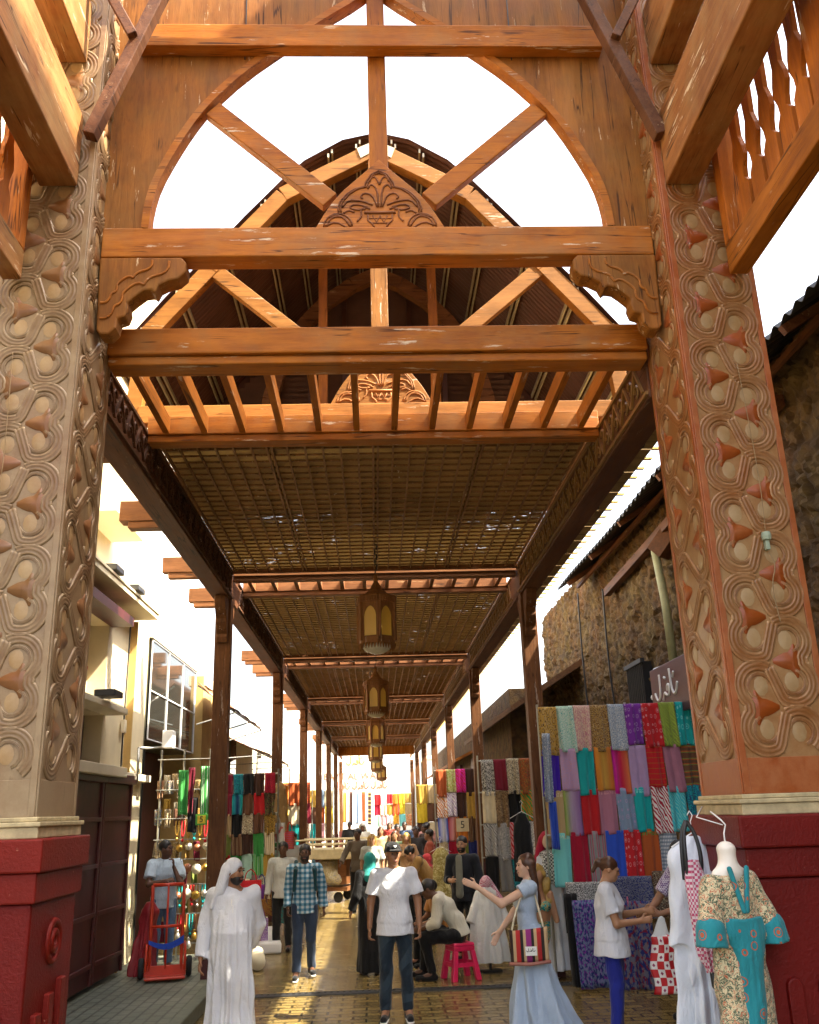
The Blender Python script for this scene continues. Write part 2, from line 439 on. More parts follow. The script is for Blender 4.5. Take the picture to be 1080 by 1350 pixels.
# ------------------------------------------------------------------ implicit surfaces -> one continuous mesh
class Vol:
    def __init__(s, res=.01): s.res = res; s.ops = []; s.lo = np.full(3, 9e9); s.hi = np.full(3, -9e9)
    def _bb(s, lo, hi, grow):
        lo = np.array(lo, float); hi = np.array(hi, float)
        if grow: s.lo = np.minimum(s.lo, lo); s.hi = np.maximum(s.hi, hi)
        return lo, hi
    def cone(s, a, b, ra, rb, k=.02, cut=None, sub=False, flat=1.0, fdir=None):
        a = np.array(a, float); b = np.array(b, float); m = max(ra, rb)
        lo, hi = s._bb(np.minimum(a, b) - m, np.maximum(a, b) + m, not sub)
        s.ops.append(('cone', lo, hi, k, sub, (a, b, ra, rb, cut, flat, fdir))); return s
    def ell(s, c, r, k=.02, rot=None, sub=False):
        c = np.array(c, float); r = np.array(r, float); m = r.max() if rot is not None else r
        lo, hi = s._bb(c - m, c + m, not sub)
        s.ops.append(('ell', lo, hi, k, sub, (c, r, None if rot is None else np.array(rot, float)))); return s
    def sect(s, rows, k=.03, sub=False, fold=0, famp=0.0, ph=0.0, jag=0.0):
        """stack of ellipses (z,cx,cy,rx,ry[,foldamp])"""
        rows = np.array(sorted(rows), float)
        lo, hi = s._bb([(rows[:, 1] - rows[:, 3]).min() - famp, (rows[:, 2] - rows[:, 4]).min() - famp, rows[0, 0]],
                       [(rows[:, 1] + rows[:, 3]).max() + famp, (rows[:, 2] + rows[:, 4]).max() + famp, rows[-1, 0]], not sub)
        s.ops.append(('sect', lo, hi, k, sub, (rows, fold, famp, ph))); return s
    def build(s, name, mat, parent, wrinkle=0.0, clip=None, seed=0, smooth=True, wscale=1.0):
        res = s.res; lo = s.lo - 3 * res; hi = s.hi + 3 * res
        n = np.ceil((hi - lo) / res).astype(int) + 1
        ax = [lo[i] + res * np.arange(n[i]) for i in range(3)]
        D = np.full(n, 9.0, dtype=np.float32)
        for ty, l, h, k, sub, a in s.ops:
            mg = k + 2.5 * res
            i0 = np.maximum(0, ((l - mg - lo) / res).astype(int)); i1 = np.minimum(n, np.ceil((h + mg - lo) / res).astype(int) + 1)
            if (i1 <= i0).any(): continue
            X = ax[0][i0[0]:i1[0]][:, None, None]; Y = ax[1][i0[1]:i1[1]][None, :, None]; Z = ax[2][i0[2]:i1[2]][None, None, :]
            if ty == 'cone':
                p, q, ra, rb, cut, flat, fdir = a
                ba = q - p; L2 = max(1e-12, ba @ ba)
                dx, dy, dz = X - p[0], Y - p[1], Z - p[2]
                tt = np.clip((dx * ba[0] + dy * ba[1] + dz * ba[2]) / L2, 0, 1)
                ex, ey, ez = dx - tt * ba[0], dy - tt * ba[1], dz - tt * ba[2]
                if fdir is not None:
                    e = ex * fdir[0] + ey * fdir[1] + ez * fdir[2]; g = (1 / flat - 1) * e
                    ex, ey, ez = ex + g * fdir[0], ey + g * fdir[1], ez + g * fdir[2]
                d = np.sqrt(ex * ex + ey * ey + ez * ez) - (ra + (rb - ra) * tt)
                if cut:
                    L = math.sqrt(L2); u = ba / L
                    d = np.maximum(d, dx * u[0] + dy * u[1] + dz * u[2] - L)
            elif ty == 'ell':
                c_, r, rot = a
                dx, dy, dz = X - c_[0], Y - c_[1], Z - c_[2]
                if rot is not None:
                    dx, dy, dz = (rot[0][0] * dx + rot[0][1] * dy + rot[0][2] * dz, rot[1][0] * dx + rot[1][1] * dy + rot[1][2] * dz, rot[2][0] * dx + rot[2][1] * dy + rot[2][2] * dz)
                q = np.sqrt((dx / r[0]) ** 2 + (dy / r[1]) ** 2 + (dz / r[2]) ** 2)
                q2 = np.sqrt((dx / r[0] ** 2) ** 2 + (dy / r[1] ** 2) ** 2 + (dz / r[2] ** 2) ** 2)
                d = q * (q - 1) / np.maximum(q2, 1e-6)
            else:
                rows, fold, famp, ph = a
                z = rows[:, 0]; zz = Z.ravel()
                it = [np.interp(zz, z, rows[:, i])[None, None, :] for i in range(1, 5)]
                dx, dy = X - it[0], Y - it[1]
                q = np.sqrt((dx / it[2]) ** 2 + (dy / it[3]) ** 2)
                rr = np.minimum(it[2], it[3])
                d = (q - 1) * rr
                if fold:
                    th = np.arctan2(dy, dx)
                    w = np.clip((z[-1] - zz) / (z[-1] - z[0] + 1e-6), 0, 1)[None, None, :] ** 1.2
                    d = d - famp * w * (np.sin(fold * th + ph + 1.3 * np.sin(2 * th + 3 * Z)) * .6 + .4 * np.sin((fold * 1.7) * th + 2.1 * ph))
                d = np.maximum(d, np.maximum(z[0] - Z, Z - z[-1]))
            B = D[i0[0]:i1[0], i0[1]:i1[1], i0[2]:i1[2]]
            if sub: d = -d; hh = np.clip(.5 - .5 * (B - d) / max(k, 1e-5), 0, 1); D[i0[0]:i1[0], i0[1]:i1[1], i0[2]:i1[2]] = B * (1 - hh) + d * hh + k * hh * (1 - hh) if k > 0 else np.maximum(B, d)
            else:
                hh = np.clip(.5 + .5 * (B - d) / max(k, 1e-5), 0, 1)
                D[i0[0]:i1[0], i0[1]:i1[1], i0[2]:i1[2]] = B * (1 - hh) + d * hh - k * hh * (1 - hh)
        X = ax[0][:, None, None]; Y = ax[1][None, :, None]; Z = ax[2][None, None, :]
        if wrinkle:
            rs = np.random.RandomState(seed + 5); w = 0
            for _ in range(5):
                f = rs.uniform(-1, 1, 3) * np.array([34, 34, 22]) * wscale; p0 = rs.uniform(0, 6.3); g = rs.uniform(-1, 1, 3) * 9
                w = w + np.sin(f[0] * X + f[1] * Y + f[2] * Z + p0 + 1.5 * np.sin(g[0] * X + g[1] * Y + g[2] * Z))
            D = D + wrinkle * w / 2.2
        if clip:
            for (nx, ny, nz, dd) in clip: D = np.maximum(D, nx * X + ny * Y + nz * Z - dd)
        D[0], D[-1], D[:, 0], D[:, -1], D[:, :, 0], D[:, :, -1] = (9.0,) * 6
        v, f = snets(D, lo, res)
        me = bpy.data.meshes.new(name)
        me.vertices.add(len(v)); me.vertices.foreach_set('co', v.astype(np.float32).ravel())
        me.loops.add(len(f) * 4); me.loops.foreach_set('vertex_index', f.astype(np.int32).ravel())
        me.polygons.add(len(f)); me.polygons.foreach_set('loop_start', np.arange(0, len(f) * 4, 4, dtype=np.int32))
        me.update(calc_edges=True); me.validate()
        return link_mesh(name, me, mat, parent, smooth)

def snets(D, lo, res):
    S = D < 0
    c = [S[i:S.shape[0] - 1 + i, j:S.shape[1] - 1 + j, k:S.shape[2] - 1 + k] for i in (0, 1) for j in (0, 1) for k in (0, 1)]
    anyv = c[0].copy(); allv = c[0].copy()
    for q in c[1:]: anyv |= q; allv &= q
    act = anyv & ~allv
    I = np.argwhere(act); idx = np.full(act.shape, -1, dtype=np.int64); idx[act] = np.arange(len(I))
    off = np.array([(i, j, k) for i in (0, 1) for j in (0, 1) for k in (0, 1)])
    val = np.stack([D[I[:, 0] + o[0], I[:, 1] + o[1], I[:, 2] + o[2]] for o in off], 1)
    P = np.zeros((len(I), 3)); N = np.zeros(len(I))
    for a in range(8):
        for b in range(a + 1, 8):
            if np.abs(off[a] - off[b]).sum() != 1: continue
            cr = (val[:, a] < 0) != (val[:, b] < 0)
            t = np.where(cr, val[:, a] / np.where(cr, val[:, a] - val[:, b], 1), 0)[:, None]
            P += np.where(cr[:, None], off[a] + t * (off[b] - off[a]), 0); N += cr
    v = lo + res * (I + P / N[:, None])
    F = []
    for axis in range(3):
        b1, b2 = (axis + 1) % 3, (axis + 2) % 3
        A = [slice(1, -1)] * 3; B = [slice(1, -1)] * 3
        A[axis] = slice(0, -1); B[axis] = slice(1, None)
        sa, sb = S[tuple(A)], S[tuple(B)]
        e = np.argwhere(sa != sb)
        if not len(e): continue
        ins = sa[sa != sb]
        e = e.copy(); e[:, b1] += 1; e[:, b2] += 1
        def cell(d1, d2):
            q = e.copy(); q[:, b1] += d1; q[:, b2] += d2
            return idx[q[:, 0], q[:, 1], q[:, 2]]
        quad = np.stack([cell(-1, -1), cell(0, -1), cell(0, 0), cell(-1, 0)], 1)
        quad[~ins] = quad[~ins][:, ::-1]
        F.append(quad)
    F = np.concatenate(F); F = F[(F >= 0).all(1)]
    return v, F

# ------------------------------------------------------------------ people.  local frame: +y = facing, +x = the person's right hand
V3 = lambda *a: np.array(a, float)
def rotz(a): c, s_ = math.cos(a), math.sin(a); return np.array([[c, -s_, 0], [s_, c, 0], [0, 0, 1]])
def rotx(a): c, s_ = math.cos(a), math.sin(a); return np.array([[1, 0, 0], [0, c, -s_], [0, s_, c]])
def roty(a): c, s_ = math.cos(a), math.sin(a); return np.array([[c, 0, s_], [0, 1, 0], [-s_, 0, c]])

class Person:
    def __init__(s, loc, heading, h, label, skinm, res=.011, group=None, turn=0, nod=0, build=1.0, female=False, **J):
        s.t = thing('person', label, 'person', loc, R(heading), group)
        s.h = h; s.res = res; s.k = h / 1.75; s.skin = skinm; s.fem = female; s.b = build
        sw = .17 if female else .19
        j = dict(pelvis=(0, 0, .95), waist=(0, 0, 1.08), chest=(0, .0, 1.27), neck=(0, -.015, 1.47), head=(0, .015, 1.625),
                 shR=(sw, -.01, 1.42), shL=(-sw, -.01, 1.42), elR=(sw + .06, -.03, 1.13), elL=(-sw - .06, -.03, 1.13),
                 wrR=(sw + .075, .04, .89), wrL=(-sw - .075, .04, .89),
                 hipR=(.09, 0, .92), hipL=(-.09, 0, .92), knR=(.1, .02, .5), knL=(-.1, .02, .5), anR=(.105, -.02, .085), anL=(-.105, -.02, .085),
                 hdR=None, hdL=None, toR=None, toL=None)
        j.update(J)
        s.j = {q: (None if p is None else np.array(p, float) * s.k) for q, p in j.items()}
        for sd in 'RL':
            if s.j['hd' + sd] is None:
                d = s.j['wr' + sd] - s.j['el' + sd]; s.j['hd' + sd] = d / np.linalg.norm(d)
            else: s.j['hd' + sd] = s.j['hd' + sd] / np.linalg.norm(s.j['hd' + sd])
            if s.j['to' + sd] is None: s.j['to' + sd] = s.j['an' + sd] + V3(.02 if sd == 'R' else -.02, .17, -.055) * s.k
        s.HR = rotz(R(turn)) @ rotx(R(-nod))
    def hp(s, x, y, z): return s.j['head'] + s.HR @ (V3(x, y, z) * s.k)
    def body(s, curl=.45, legs=True, lowres=False):
        v = Vol(s.res); j = s.j; k = s.k; b = s.b
        fem = s.fem
        v.cone(j['pelvis'], j['waist'], .115 * b * k, .1 * b * k, .04, flat=.72, fdir=V3(0, 1, 0))
        v.cone(j['waist'], j['chest'], .105 * b * k, .13 * b * k, .05, flat=.75, fdir=V3(0, 1, 0))
        v.cone(j['chest'], (j['neck'] + j['chest']) / 2, .13 * b * k, .1 * k, .05, flat=.75, fdir=V3(0, 1, 0))
        v.cone(j['shR'], j['shL'], .055 * k, .055 * k, .05)
        v.cone((j['neck'] + j['chest']) / 2, j['neck'], .1 * k, .055 * k, .05, flat=.8, fdir=V3(0, 1, 0))
        v.cone(j['neck'], s.hp(0, -.02, -.05), .052 * k, .05 * k, .03)
        r = s.HR.T
        v.ell(s.hp(0, -.015, .03), V3(.074, .093, .088) * k, .02, r)
        v.ell(s.hp(0, .03, -.045), V3(.056, .06, .066) * k, .03, r)
        v.ell(s.hp(0, .066, -.092), V3(.022, .018, .016) * k, .02, r)
        v.ell(s.hp(.036, .06, -.018), V3(.02, .02, .02) * k, .02, r); v.ell(s.hp(-.036, .06, -.018), V3(.02, .02, .02) * k, .02, r)
        for q in (-1, 1):
            v.ell(s.hp(q * .03, .093, .012), V3(.017, .012, .011) * k, .01, r, sub=True)
            v.ell(s.hp(q * .031, .083, .028), V3(.022, .012, .008) * k, .012, r)
            v.ell(s.hp(q * .076, -.005, -.002), V3(.01, .02, .031) * k, .008, r)
        v.cone(s.hp(0, .086, .012), s.hp(0, .1, -.024), .008 * k, .0125 * k, .01)
        v.ell(s.hp(0, .086, -.058), V3(.024, .01, .0065) * k, .006, r); v.ell(s.hp(0, .084, -.07), V3(.02, .01, .007) * k, .006, r)
        for sd in 'RL':
            sh, el, wr = j['sh' + sd], j['el' + sd], j['wr' + sd]
            v.cone(sh, el, .052 * b * k, .041 * k, .04); v.cone(el, wr, .042 * k, .026 * k, .02)
            s.hand(v, wr, j['hd' + sd], sd, curl)
            if legs:
                hi, kn, an, to = j['hip' + sd], j['kn' + sd], j['an' + sd], j['to' + sd]
                v.cone(hi, kn, .07 * b * k, .046 * k, .04); v.cone(kn, an, .046 * k, .033 * k, .02)
                v.ell(kn * .7 + an * .3 + V3(0, -.02 * k, 0), V3(.042, .042, .09) * k, .03)
                v.cone(an, to, .04 * k, .032 * k, .02)
        s.bodyo = v.build('body', s.skin, s.t)
        eb = MB()
        for q in (-1, 1):
            e = Vol(.004); e.ell(s.hp(q * .03, .088, .012), V3(.012, .008, .0075) * k, .0); e.build('eye', BLACK if not lowres else BLACK, s.bodyo)
            e = Vol(.005); e.cone(s.hp(q * .012, .1, .034), s.hp(q * .048, .082, .035), .005 * k, .004 * k, .0); e.build('eyebrow', HAIRK, s.bodyo)
        if not lowres:
            e = Vol(.004); e.cone(s.hp(-.019, .09, -.063), s.hp(.019, .09, -.063), .0062 * k, .0062 * k, 0); e.build('lips', LIP, s.bodyo)
        return s
    def hand(s, v, wr, d, sd, curl):
        k = s.k; d = np.array(d)
        # palm faces the body; thumb side forward
        sx = -1 if sd == 'R' else 1
        n = V3(sx, 0, 0) - d * (V3(sx, 0, 0) @ d)
        if np.linalg.norm(n) < .2: n = V3(0, 0, -1) - d * (V3(0, 0, -1) @ d)
        n /= np.linalg.norm(n); t = np.cross(n, d) * (1 if sd == 'R' else -1)
        if t @ V3(0, .7, .7) < 0: t = -t
        c = wr + d * .052 * k
        v.cone(wr, wr + d * .085 * k, .03 * k, .036 * k, .015, flat=.42, fdir=n)
        for i, (o, L) in enumerate(((.027, .07), (.009, .08), (-.009, .074), (-.026, .058))):
            a = wr + d * .088 * k + t * o * k
            m = a + (d * math.cos(curl * .8) + n * math.sin(curl * .8)) * L * .5 * k
            e = m + (d * math.cos(curl * 2.0) + n * math.sin(curl * 2.0)) * L * .5 * k
            v.cone(a, m, .0098 * k, .009 * k, .004); v.cone(m, e, .009 * k, .0075 * k, .003)
        a = wr + d * .025 * k + t * .026 * k
        m = a + (d * .62 + t * .7 + n * .25) * .042 * k; e = m + (d * .9 + t * .1 + n * .35) * .034 * k
        v.cone(a, m, .013 * k, .0105 * k, .008); v.cone(m, e, .0105 * k, .0085 * k, .003)
    # ---- clothes
    def top(s, name, mat, hem=.86, sleeve='short', fit=1.0, wr=.006, seed=1, flare=1.0, open_=False, thick=.0):
        v = Vol(s.res); j = s.j; k = s.k; b = s.b * fit; add = .017 * k
        f = V3(0, 1, 0); dn = (j['pelvis'] - j['waist']); dn /= np.linalg.norm(dn)
        hemp = j['pelvis'] + dn * (.95 - hem) * k
        v.cone(j['waist'], j['pelvis'], .128 * b * k + add, .163 * b * k + add, .04, cut=True, flat=.76, fdir=f); v.cone(j['pelvis'], hemp, .163 * b * k + add, .172 * b * k * flare + add, .03, cut=True, flat=.78, fdir=f)
        v.cone(j['waist'], j['chest'], .126 * b * k + add, .142 * b * k + add, .05, flat=.74, fdir=f)
        v.cone(j['chest'], (j['neck'] + j['chest']) / 2, .142 * b * k + add, .105 * k + add, .05, flat=.75, fdir=f)
        v.cone(j['shR'], j['shL'], .062 * k + add * .6, .062 * k + add * .6, .05)
        v.cone((j['neck'] + j['chest']) / 2, j['neck'] - V3(0, 0, .015 * k), .105 * k, .058 * k, .04, cut=True)
        if s.fem:
            for q in (-1, 1): v.ell((j['chest'] * .75 + j['neck'] * .25) + V3(q * .075, .1, -.07) * k, V3(.068, .058, .065) * k, .05)
        for sd in 'RL':
            sh, el, w = j['sh' + sd], j['el' + sd], j['wr' + sd]
            if sleeve == 'short': v.cone(sh, sh + (el - sh) * .72, .062 * k + add * .6, .068 * k + add, .03, cut=True)
            elif sleeve == 'cap': v.cone(sh, sh + (el - sh) * .33, .062 * k + add * .4, .066 * k + add * .6, .03, cut=True)
            elif sleeve == 'long':
                v.cone(sh, el, .062 * k + add * .5, .05 * k + add, .03); v.cone(el, el + (w - el) * .97, .05 * k + add, .036 * k + add, .02, cut=True)
            elif sleeve == 'wide':
                v.cone(sh, el, .066 * k + add, .066 * k + add, .03); v.cone(el, el + (w - el) * .98, .066 * k + add, .066 * k + add, .02, cut=True)
            elif sleeve == 'three':
                v.cone(sh, el, .062 * k + add * .5, .052 * k + add, .03); v.cone(el, el + (w - el) * .45, .052 * k + add, .045 * k + add, .02, cut=True)
        return v.build(name, mat, s.t, wr, seed=seed)
    def legs(s, name, mat, fit=1.0, wr=.005, to=.96, seed=3):
        v = Vol(s.res); j = s.j; k = s.k; add = .012 * k
        v.cone(j['pelvis'] + (j['waist'] - j['pelvis']) * .3, (j['hipR'] + j['hipL']) / 2, .118 * s.b * k + add, .12 * s.b * k + add, .04, flat=.76, fdir=V3(0, 1, 0))
        for sd in 'RL':
            hi, kn, an = j['hip' + sd], j['kn' + sd], j['an' + sd]
            v.cone(hi, kn, .09 * s.b * k + add, .06 * fit * k + add, .035); v.cone(kn, kn + (an - kn) * to, .06 * fit * k + add, .047 * fit * k + add, .02, cut=True)
        return v.build(name, mat, s.t, wr, seed=seed)
    def shoes(s, mat, sole=None):
        for sd in 'RL':
            an, to = s.j['an' + sd], s.j['to' + sd]; k = s.k
            v = Vol(.009); base = V3(0, -.035 * k, -.045 * k)
            d = (to - an); 
            v.cone(an + V3(0, -.03, -.04) * k, to + V3(0, .03, .01) * k, .042 * k, .036 * k, .02); v.cone(an + V3(0, 0, .01), an + V3(0, 0, -.04) * k, .042 * k, .044 * k, .02)
            zf = an[2] - .085 * k
            sh = v.build('shoe', mat, s.t, clip=[(0, 0, -1, -(zf + .004))] if d[2] < 0 else None)
            if sole and d[2] < 0:
                v = Vol(.009); v.cone(an + V3(0, -.035, -.07) * k, to + V3(0, .035, -.018) * k, .044 * k, .04 * k, .02, flat=.35, fdir=V3(0, 0, 1)); v.build('sole', sole, sh)
        return s
    def robe(s, name, mat, rows, fold=9, famp=.018, ph=0.0, sleeves=True, wr=.005, seed=2, sw=1.0, collar=True):
        """full-length garment: rows of (z,cx,cy,rx,ry) in metres for h=1.75"""
        v = Vol(s.res); j = s.j; k = s.k
        v.sect([tuple(np.array(r) * k) for r in rows], .03, fold=fold, famp=famp * k, ph=ph)
        v.cone(j['shR'], j['shL'], .072 * k, .072 * k, .05)
        if collar: v.cone((j['neck'] + j['chest']) / 2, j['neck'], .11 * k, .062 * k, .04, cut=True)
        if sleeves:
            for sd in 'RL':
                sh, el, w = j['sh' + sd], j['el' + sd], j['wr' + sd]
                v.cone(sh, el, .074 * k, .068 * sw * k, .03); v.cone(el, el + (w - el) * 1.0, .068 * sw * k, .062 * sw * k, .02, cut=True)
        return v.build(name, mat, s.t, wr, seed=seed)
    def hair(s, mat, style='short', name='hair'):
        v = Vol(.007); k = s.k; r = s.HR.T
        v.ell(s.hp(0, -.025, .045), V3(.084, .1, .09) * k, .01, r)
        if style == 'long':
            for a, b_, q in ((-.06, -.06, 0), (.06, -.06, 0), (0, -.085, 0), (-.04, -.08, 0), (.04, -.08, 0)):
                v.cone(s.hp(a, b_ * .7, .02), s.hp(a * 1.1, b_ - .04, -.42 + abs(a)), .045 * k, .026 * k, .025)
        if style == 'pony':
            v.ell(s.hp(0, -.125, .05), V3(.035, .04, .04) * k, .02, r); v.cone(s.hp(0, -.15, .04), s.hp(0, -.17, -.06), .03 * k, .018 * k, .02)
        # free the face
        v.ell(s.hp(0, .105, -.035), V3(.075, .07, .095) * k, .01, r, sub=True)
        return v.build(name, mat, s.bodyo, .003, seed=4, wscale=2.2)
    def beard(s, mat):
        v = Vol(.006); k = s.k; r = s.HR.T
        v.ell(s.hp(0, .032, -.062), V3(.062, .064, .058) * k, .01, r)
        v.ell(s.hp(0, .1, -.06), V3(.02, .03, .009) * k, .006, r, sub=True)
        v.ell(s.hp(0, .1, .005), V3(.075, .05, .047) * k, .008, r, sub=True)
        o = v.build('beard', mat, s.bodyo, .002, seed=7, wscale=3)
        m = Vol(.005); m.cone(s.hp(-.022, .092, -.046), s.hp(.022, .092, -.046), .007 * k, .007 * k, .004); m.build('moustache', mat, s.bodyo)
        return o
    def cloth_over_head(s, mat, back=.42, name='headscarf', face=True, wr=.006, sides=.07):
        v = Vol(.01); k = s.k; r = s.HR.T
        v.ell(s.hp(0, -.02, .043), V3(.086, .103, .087) * k, .02, r)
        for a in (-.09, -.06, -.03, 0, .03, .06, .09):
            v.cone(s.hp(a * .8, -.055, .03), s.hp(a * 1.9, -.16 + abs(a) * .3, -back + abs(a)), .04 * k, .022 * k, .03)
        for q in (-1, 1): v.cone(s.hp(q * .085, -.02, .03), s.hp(q * .11, -.06, -.17), .018 * k, .018 * k, .03)
        v.ell(s.hp(0, .11, -.035), V3(.07, .085, .09) * k, .012, r, sub=True)
        return v.build(name, mat, s.t, wr, seed=6)
    def hijab(s, mat, name='headscarf'):
        v = Vol(.01); k = s.k; r = s.HR.T
        v.ell(s.hp(0, -.015, .03), V3(.092, .112, .105) * k, .02, r); v.ell(s.hp(0, .01, -.07), V3(.085, .09, .08) * k, .03, r)
        v.cone(s.hp(0, -.02, -.1), s.j['neck'] + V3(0, .0, -.06) * k, .085 * k, .15 * k, .05)
        v.ell(s.hp(0, .12, -.02), V3(.055, .06, .08) * k, .012, r, sub=True)
        return v.build(name, mat, s.t, .006, seed=9)
    def cap(s, mat, logo=None):
        v = Vol(.006); k = s.k; r = s.HR.T
        v.ell(s.hp(0, -.012, .055), V3(.086, .106, .082) * k, .01, r)
        v.ell(s.hp(0, -.012, .0), V3(.12, .14, .042) * k, .005, r, sub=True)
        v.ell(s.hp(0, .115, .046), V3(.072, .068, .012) * k, .012, r)
        c = v.build('cap', mat, s.bodyo)
        if logo:
            m = MB(); pts = [(-.02, .012), (-.006, .004), (0, .012), (.008, .003), (.02, .012), (.012, -.006), (.002, -.014), (-.01, -.006)]
            o = s.hp(0, .094, .088)
            m.prism([(a * k, b_ * k) for a, b_ in pts], o, s.HR @ V3(1, 0, 0), s.HR @ V3(0, -.35, .94), s.HR @ V3(0, .006, .002))
            m.build('cap_emblem', logo, c)
        return c
# ------------------------------------------------------------------ ground
b = MB(); b.box(-70, 70, -30, 140, -.3, 0); tag(b.build('ground', PAVE), kind='structure')
b = MB(); b.box(-3.62, -2.13, -12, 15.2, -.05, .14); sw = tag(b.build('sidewalk', SIDE, None, bevel=.01), kind='structure')
b = MB(); b.box(-2.128, -1.985, -12, 15.2, -.05, .145); tag(b.build('kerb', KERB, None, bevel=.015), kind='structure')
g = thing('drain_grate', 'narrow dark slotted drain grate running across the paved lane', 'drain grate', (0, 12.42, 0))
b = MB(); b.box(-1.9, 2.6, -.09, .09, -.02, .004); b.build('channel', BLACK, g)
b = MB()
for i in range(58):
    x = -1.88 + i * .077; b.box(x, x + .045, -.075, .075, .002, .012)
b.box(-1.9, 2.6, -.1, -.076, .0, .014); b.box(-1.9, 2.6, .076, .1, .0, .014)
b.build('slot_bars', IRON, g)

# ------------------------------------------------------------------ carved pillars
def vine(width, z0, z1, P=.5, phase=0.0):
    """scroll vine: list of band paths, hooks and leaves in (u,z), u in -w/2..w/2"""
    r = P * .236; a = width / 2 - r * 1.12
    bands, hooks, leaves, drops = [], [], [], []
    n = int((z1 - z0) / P) + 2
    for i in range(-1, n):
        for side in (-1, 1):
            yc = z0 + r * 2.15 + (i + (.5 if side > 0 else 0) + phase) * P
            if yc + 2.05 * r > z1: continue
            cx = side * a
            up = arc(cx, yc + r * .98, r, 58, 232, 14); lo_ = arc(cx, yc - r * .98, r, 128, 302, 14)
            pts = up + [(cx - r * .64, yc)] + lo_
            full = yc - 2.05 * r >= z0 - .01
            if not full:
                if yc + .1 * r < z0: continue
                pts = up
            if side > 0: pts = [(2 * cx - x, y) for x, y in pts]
            e = pts[-1]; t_ = (-side * a + side * r * math.cos(R(58)), yc - P / 2 + r * .98 + r * math.sin(R(58)))
            if full and yc - P / 2 + .1 * r >= z0: pts = pts + [(e[0] + (t_[0] - e[0]) * f_, e[1] + (t_[1] - e[1]) * f_) for f_ in (.33, .67, 1.0)]
            bands.append(smooth_path(pts, 1))
            for cy, s0, s1 in ((yc + r * .98, 20, 250), (yc - r * .98, 110, 340))[:2 if full else 1]:
                h = arc(cx, cy, r * .58, s0, s1, 9)
                if side > 0: h = [(2 * cx - x, y) for x, y in h]
                hooks.append(h); drops.append((cx - side * r * .05, cy, r * .34))
            if not full: continue
            lx = cx - side * r * .1
            s_ = side
            leaf = [(-.3, .14), (-.12, .34), (.0, .74), (.2, .34), (.5, .3), (1.05, 0), (.5, -.3), (.2, -.34), (.0, -.74), (-.12, -.34), (-.3, -.14)]
            leaf = smooth_path([(lx - s_ * p * r * 1.2 + s_ * r * .4, yc + q_ * r * 1.25) for p, q_ in leaf] + [(lx + s_ * (.3 * r * 1.2 + r * .4), yc + .14 * r * 1.25)], 1)
            leaves.append(leaf[:-1] if leaf[0] == leaf[-1] else leaf)
    return bands, hooks, leaves, drops, r

def ridged(mb, path, P3, N, w, h):
    """flat band with three ridges swept along a plane path"""
    prof = [(-.5, 0), (-.46, .7), (-.3, 1), (-.2, .45), (-.1, .9), (.1, .9), (.2, .45), (.3, 1), (.46, .7), (.5, 0)]
    n = len(path); m = len(prof); vs = []
    for i, p in enumerate(path):
        a = path[max(i - 1, 0)]; c = path[min(i + 1, n - 1)]
        d = Vector((c[0] - a[0], c[1] - a[1])); d = d.normalized() if d.length > 1e-9 else Vector((1, 0)); q = Vector((-d.y, d.x))
        for o, hh in prof:
            vs.append(P3(p[0] + q.x * o * w, p[1] + q.y * o * w) + N * (hh * h))
    fs = [(i * m + k, i * m + k + 1, (i + 1) * m + k + 1, (i + 1) * m + k) for i in range(n - 1) for k in range(m - 1)]
    fs += [tuple(range(m)), tuple((n - 1) * m + k for k in range(m - 1, -1, -1))]
    mb.add(vs, fs)

def relief(parent, org, ux, N, width, z0, z1, mats, P=.5, phase=0.0, depth=1.0):
    org = Vector(org); ux = Vector(ux); N = Vector(N)
    P3 = lambda u, z: org + ux * u + Vector((0, 0, z))
    bands, hooks, leaves, drops, r = vine(width, z0, z1, P, phase)
    mb = MB(); ml = MB(); md = MB()
    for p in bands: ridged(mb, p, P3, N, r * .55, .013 * depth)
    for p in hooks: ridged(mb, p, P3, N, r * .16, .009 * depth)
    for x, z, q in drops:
        n = 10; c = P3(x, z) + N * .0035
        ring = [P3(x + q * math.cos(2 * PI * i / n), z + q * 1.35 * math.sin(2 * PI * i / n)) + N * .0008 for i in range(n)]
        mid = [P3(x + q * .7 * math.cos(2 * PI * i / n), z + q * .95 * math.sin(2 * PI * i / n)) + N * .0035 for i in range(n)]
        md.add(ring + mid + [c], [(i, (i + 1) % n, n + (i + 1) % n, n + i) for i in range(n)] + [(n + i, n + (i + 1) % n, 2 * n) for i in range(n)])
    for L in leaves:
        n = len(L); cx = sum(p[0] for p in L) / n; cz = sum(p[1] for p in L) / n
        o = [P3(*p) for p in L]; m = [P3(cx + (p[0] - cx) * .92, cz + (p[1] - cz) * .92) + N * .0075 for p in L]
        ml.add(o + m + [P3(cx, cz) + N * .0075], [(i, (i + 1) % n, n + (i + 1) % n, n + i) for i in range(n)] + [(n + i, n + (i + 1) % n, 2 * n) for i in range(n)])
    for q in (mb, ml):
        me = q
    bo = mb.build('carved_vine', mats[0], parent, True); lo_ = ml.build('carved_leaf', mats[1], parent, True); dr = md.build('carved_bud', BUD, parent, True)
    for o in (bo, lo_, dr):
        bm = bmesh.new(); bm.from_mesh(o.data); bmesh.ops.recalc_face_normals(bm, faces=bm.faces); bm.to_mesh(o.data); bm.free()

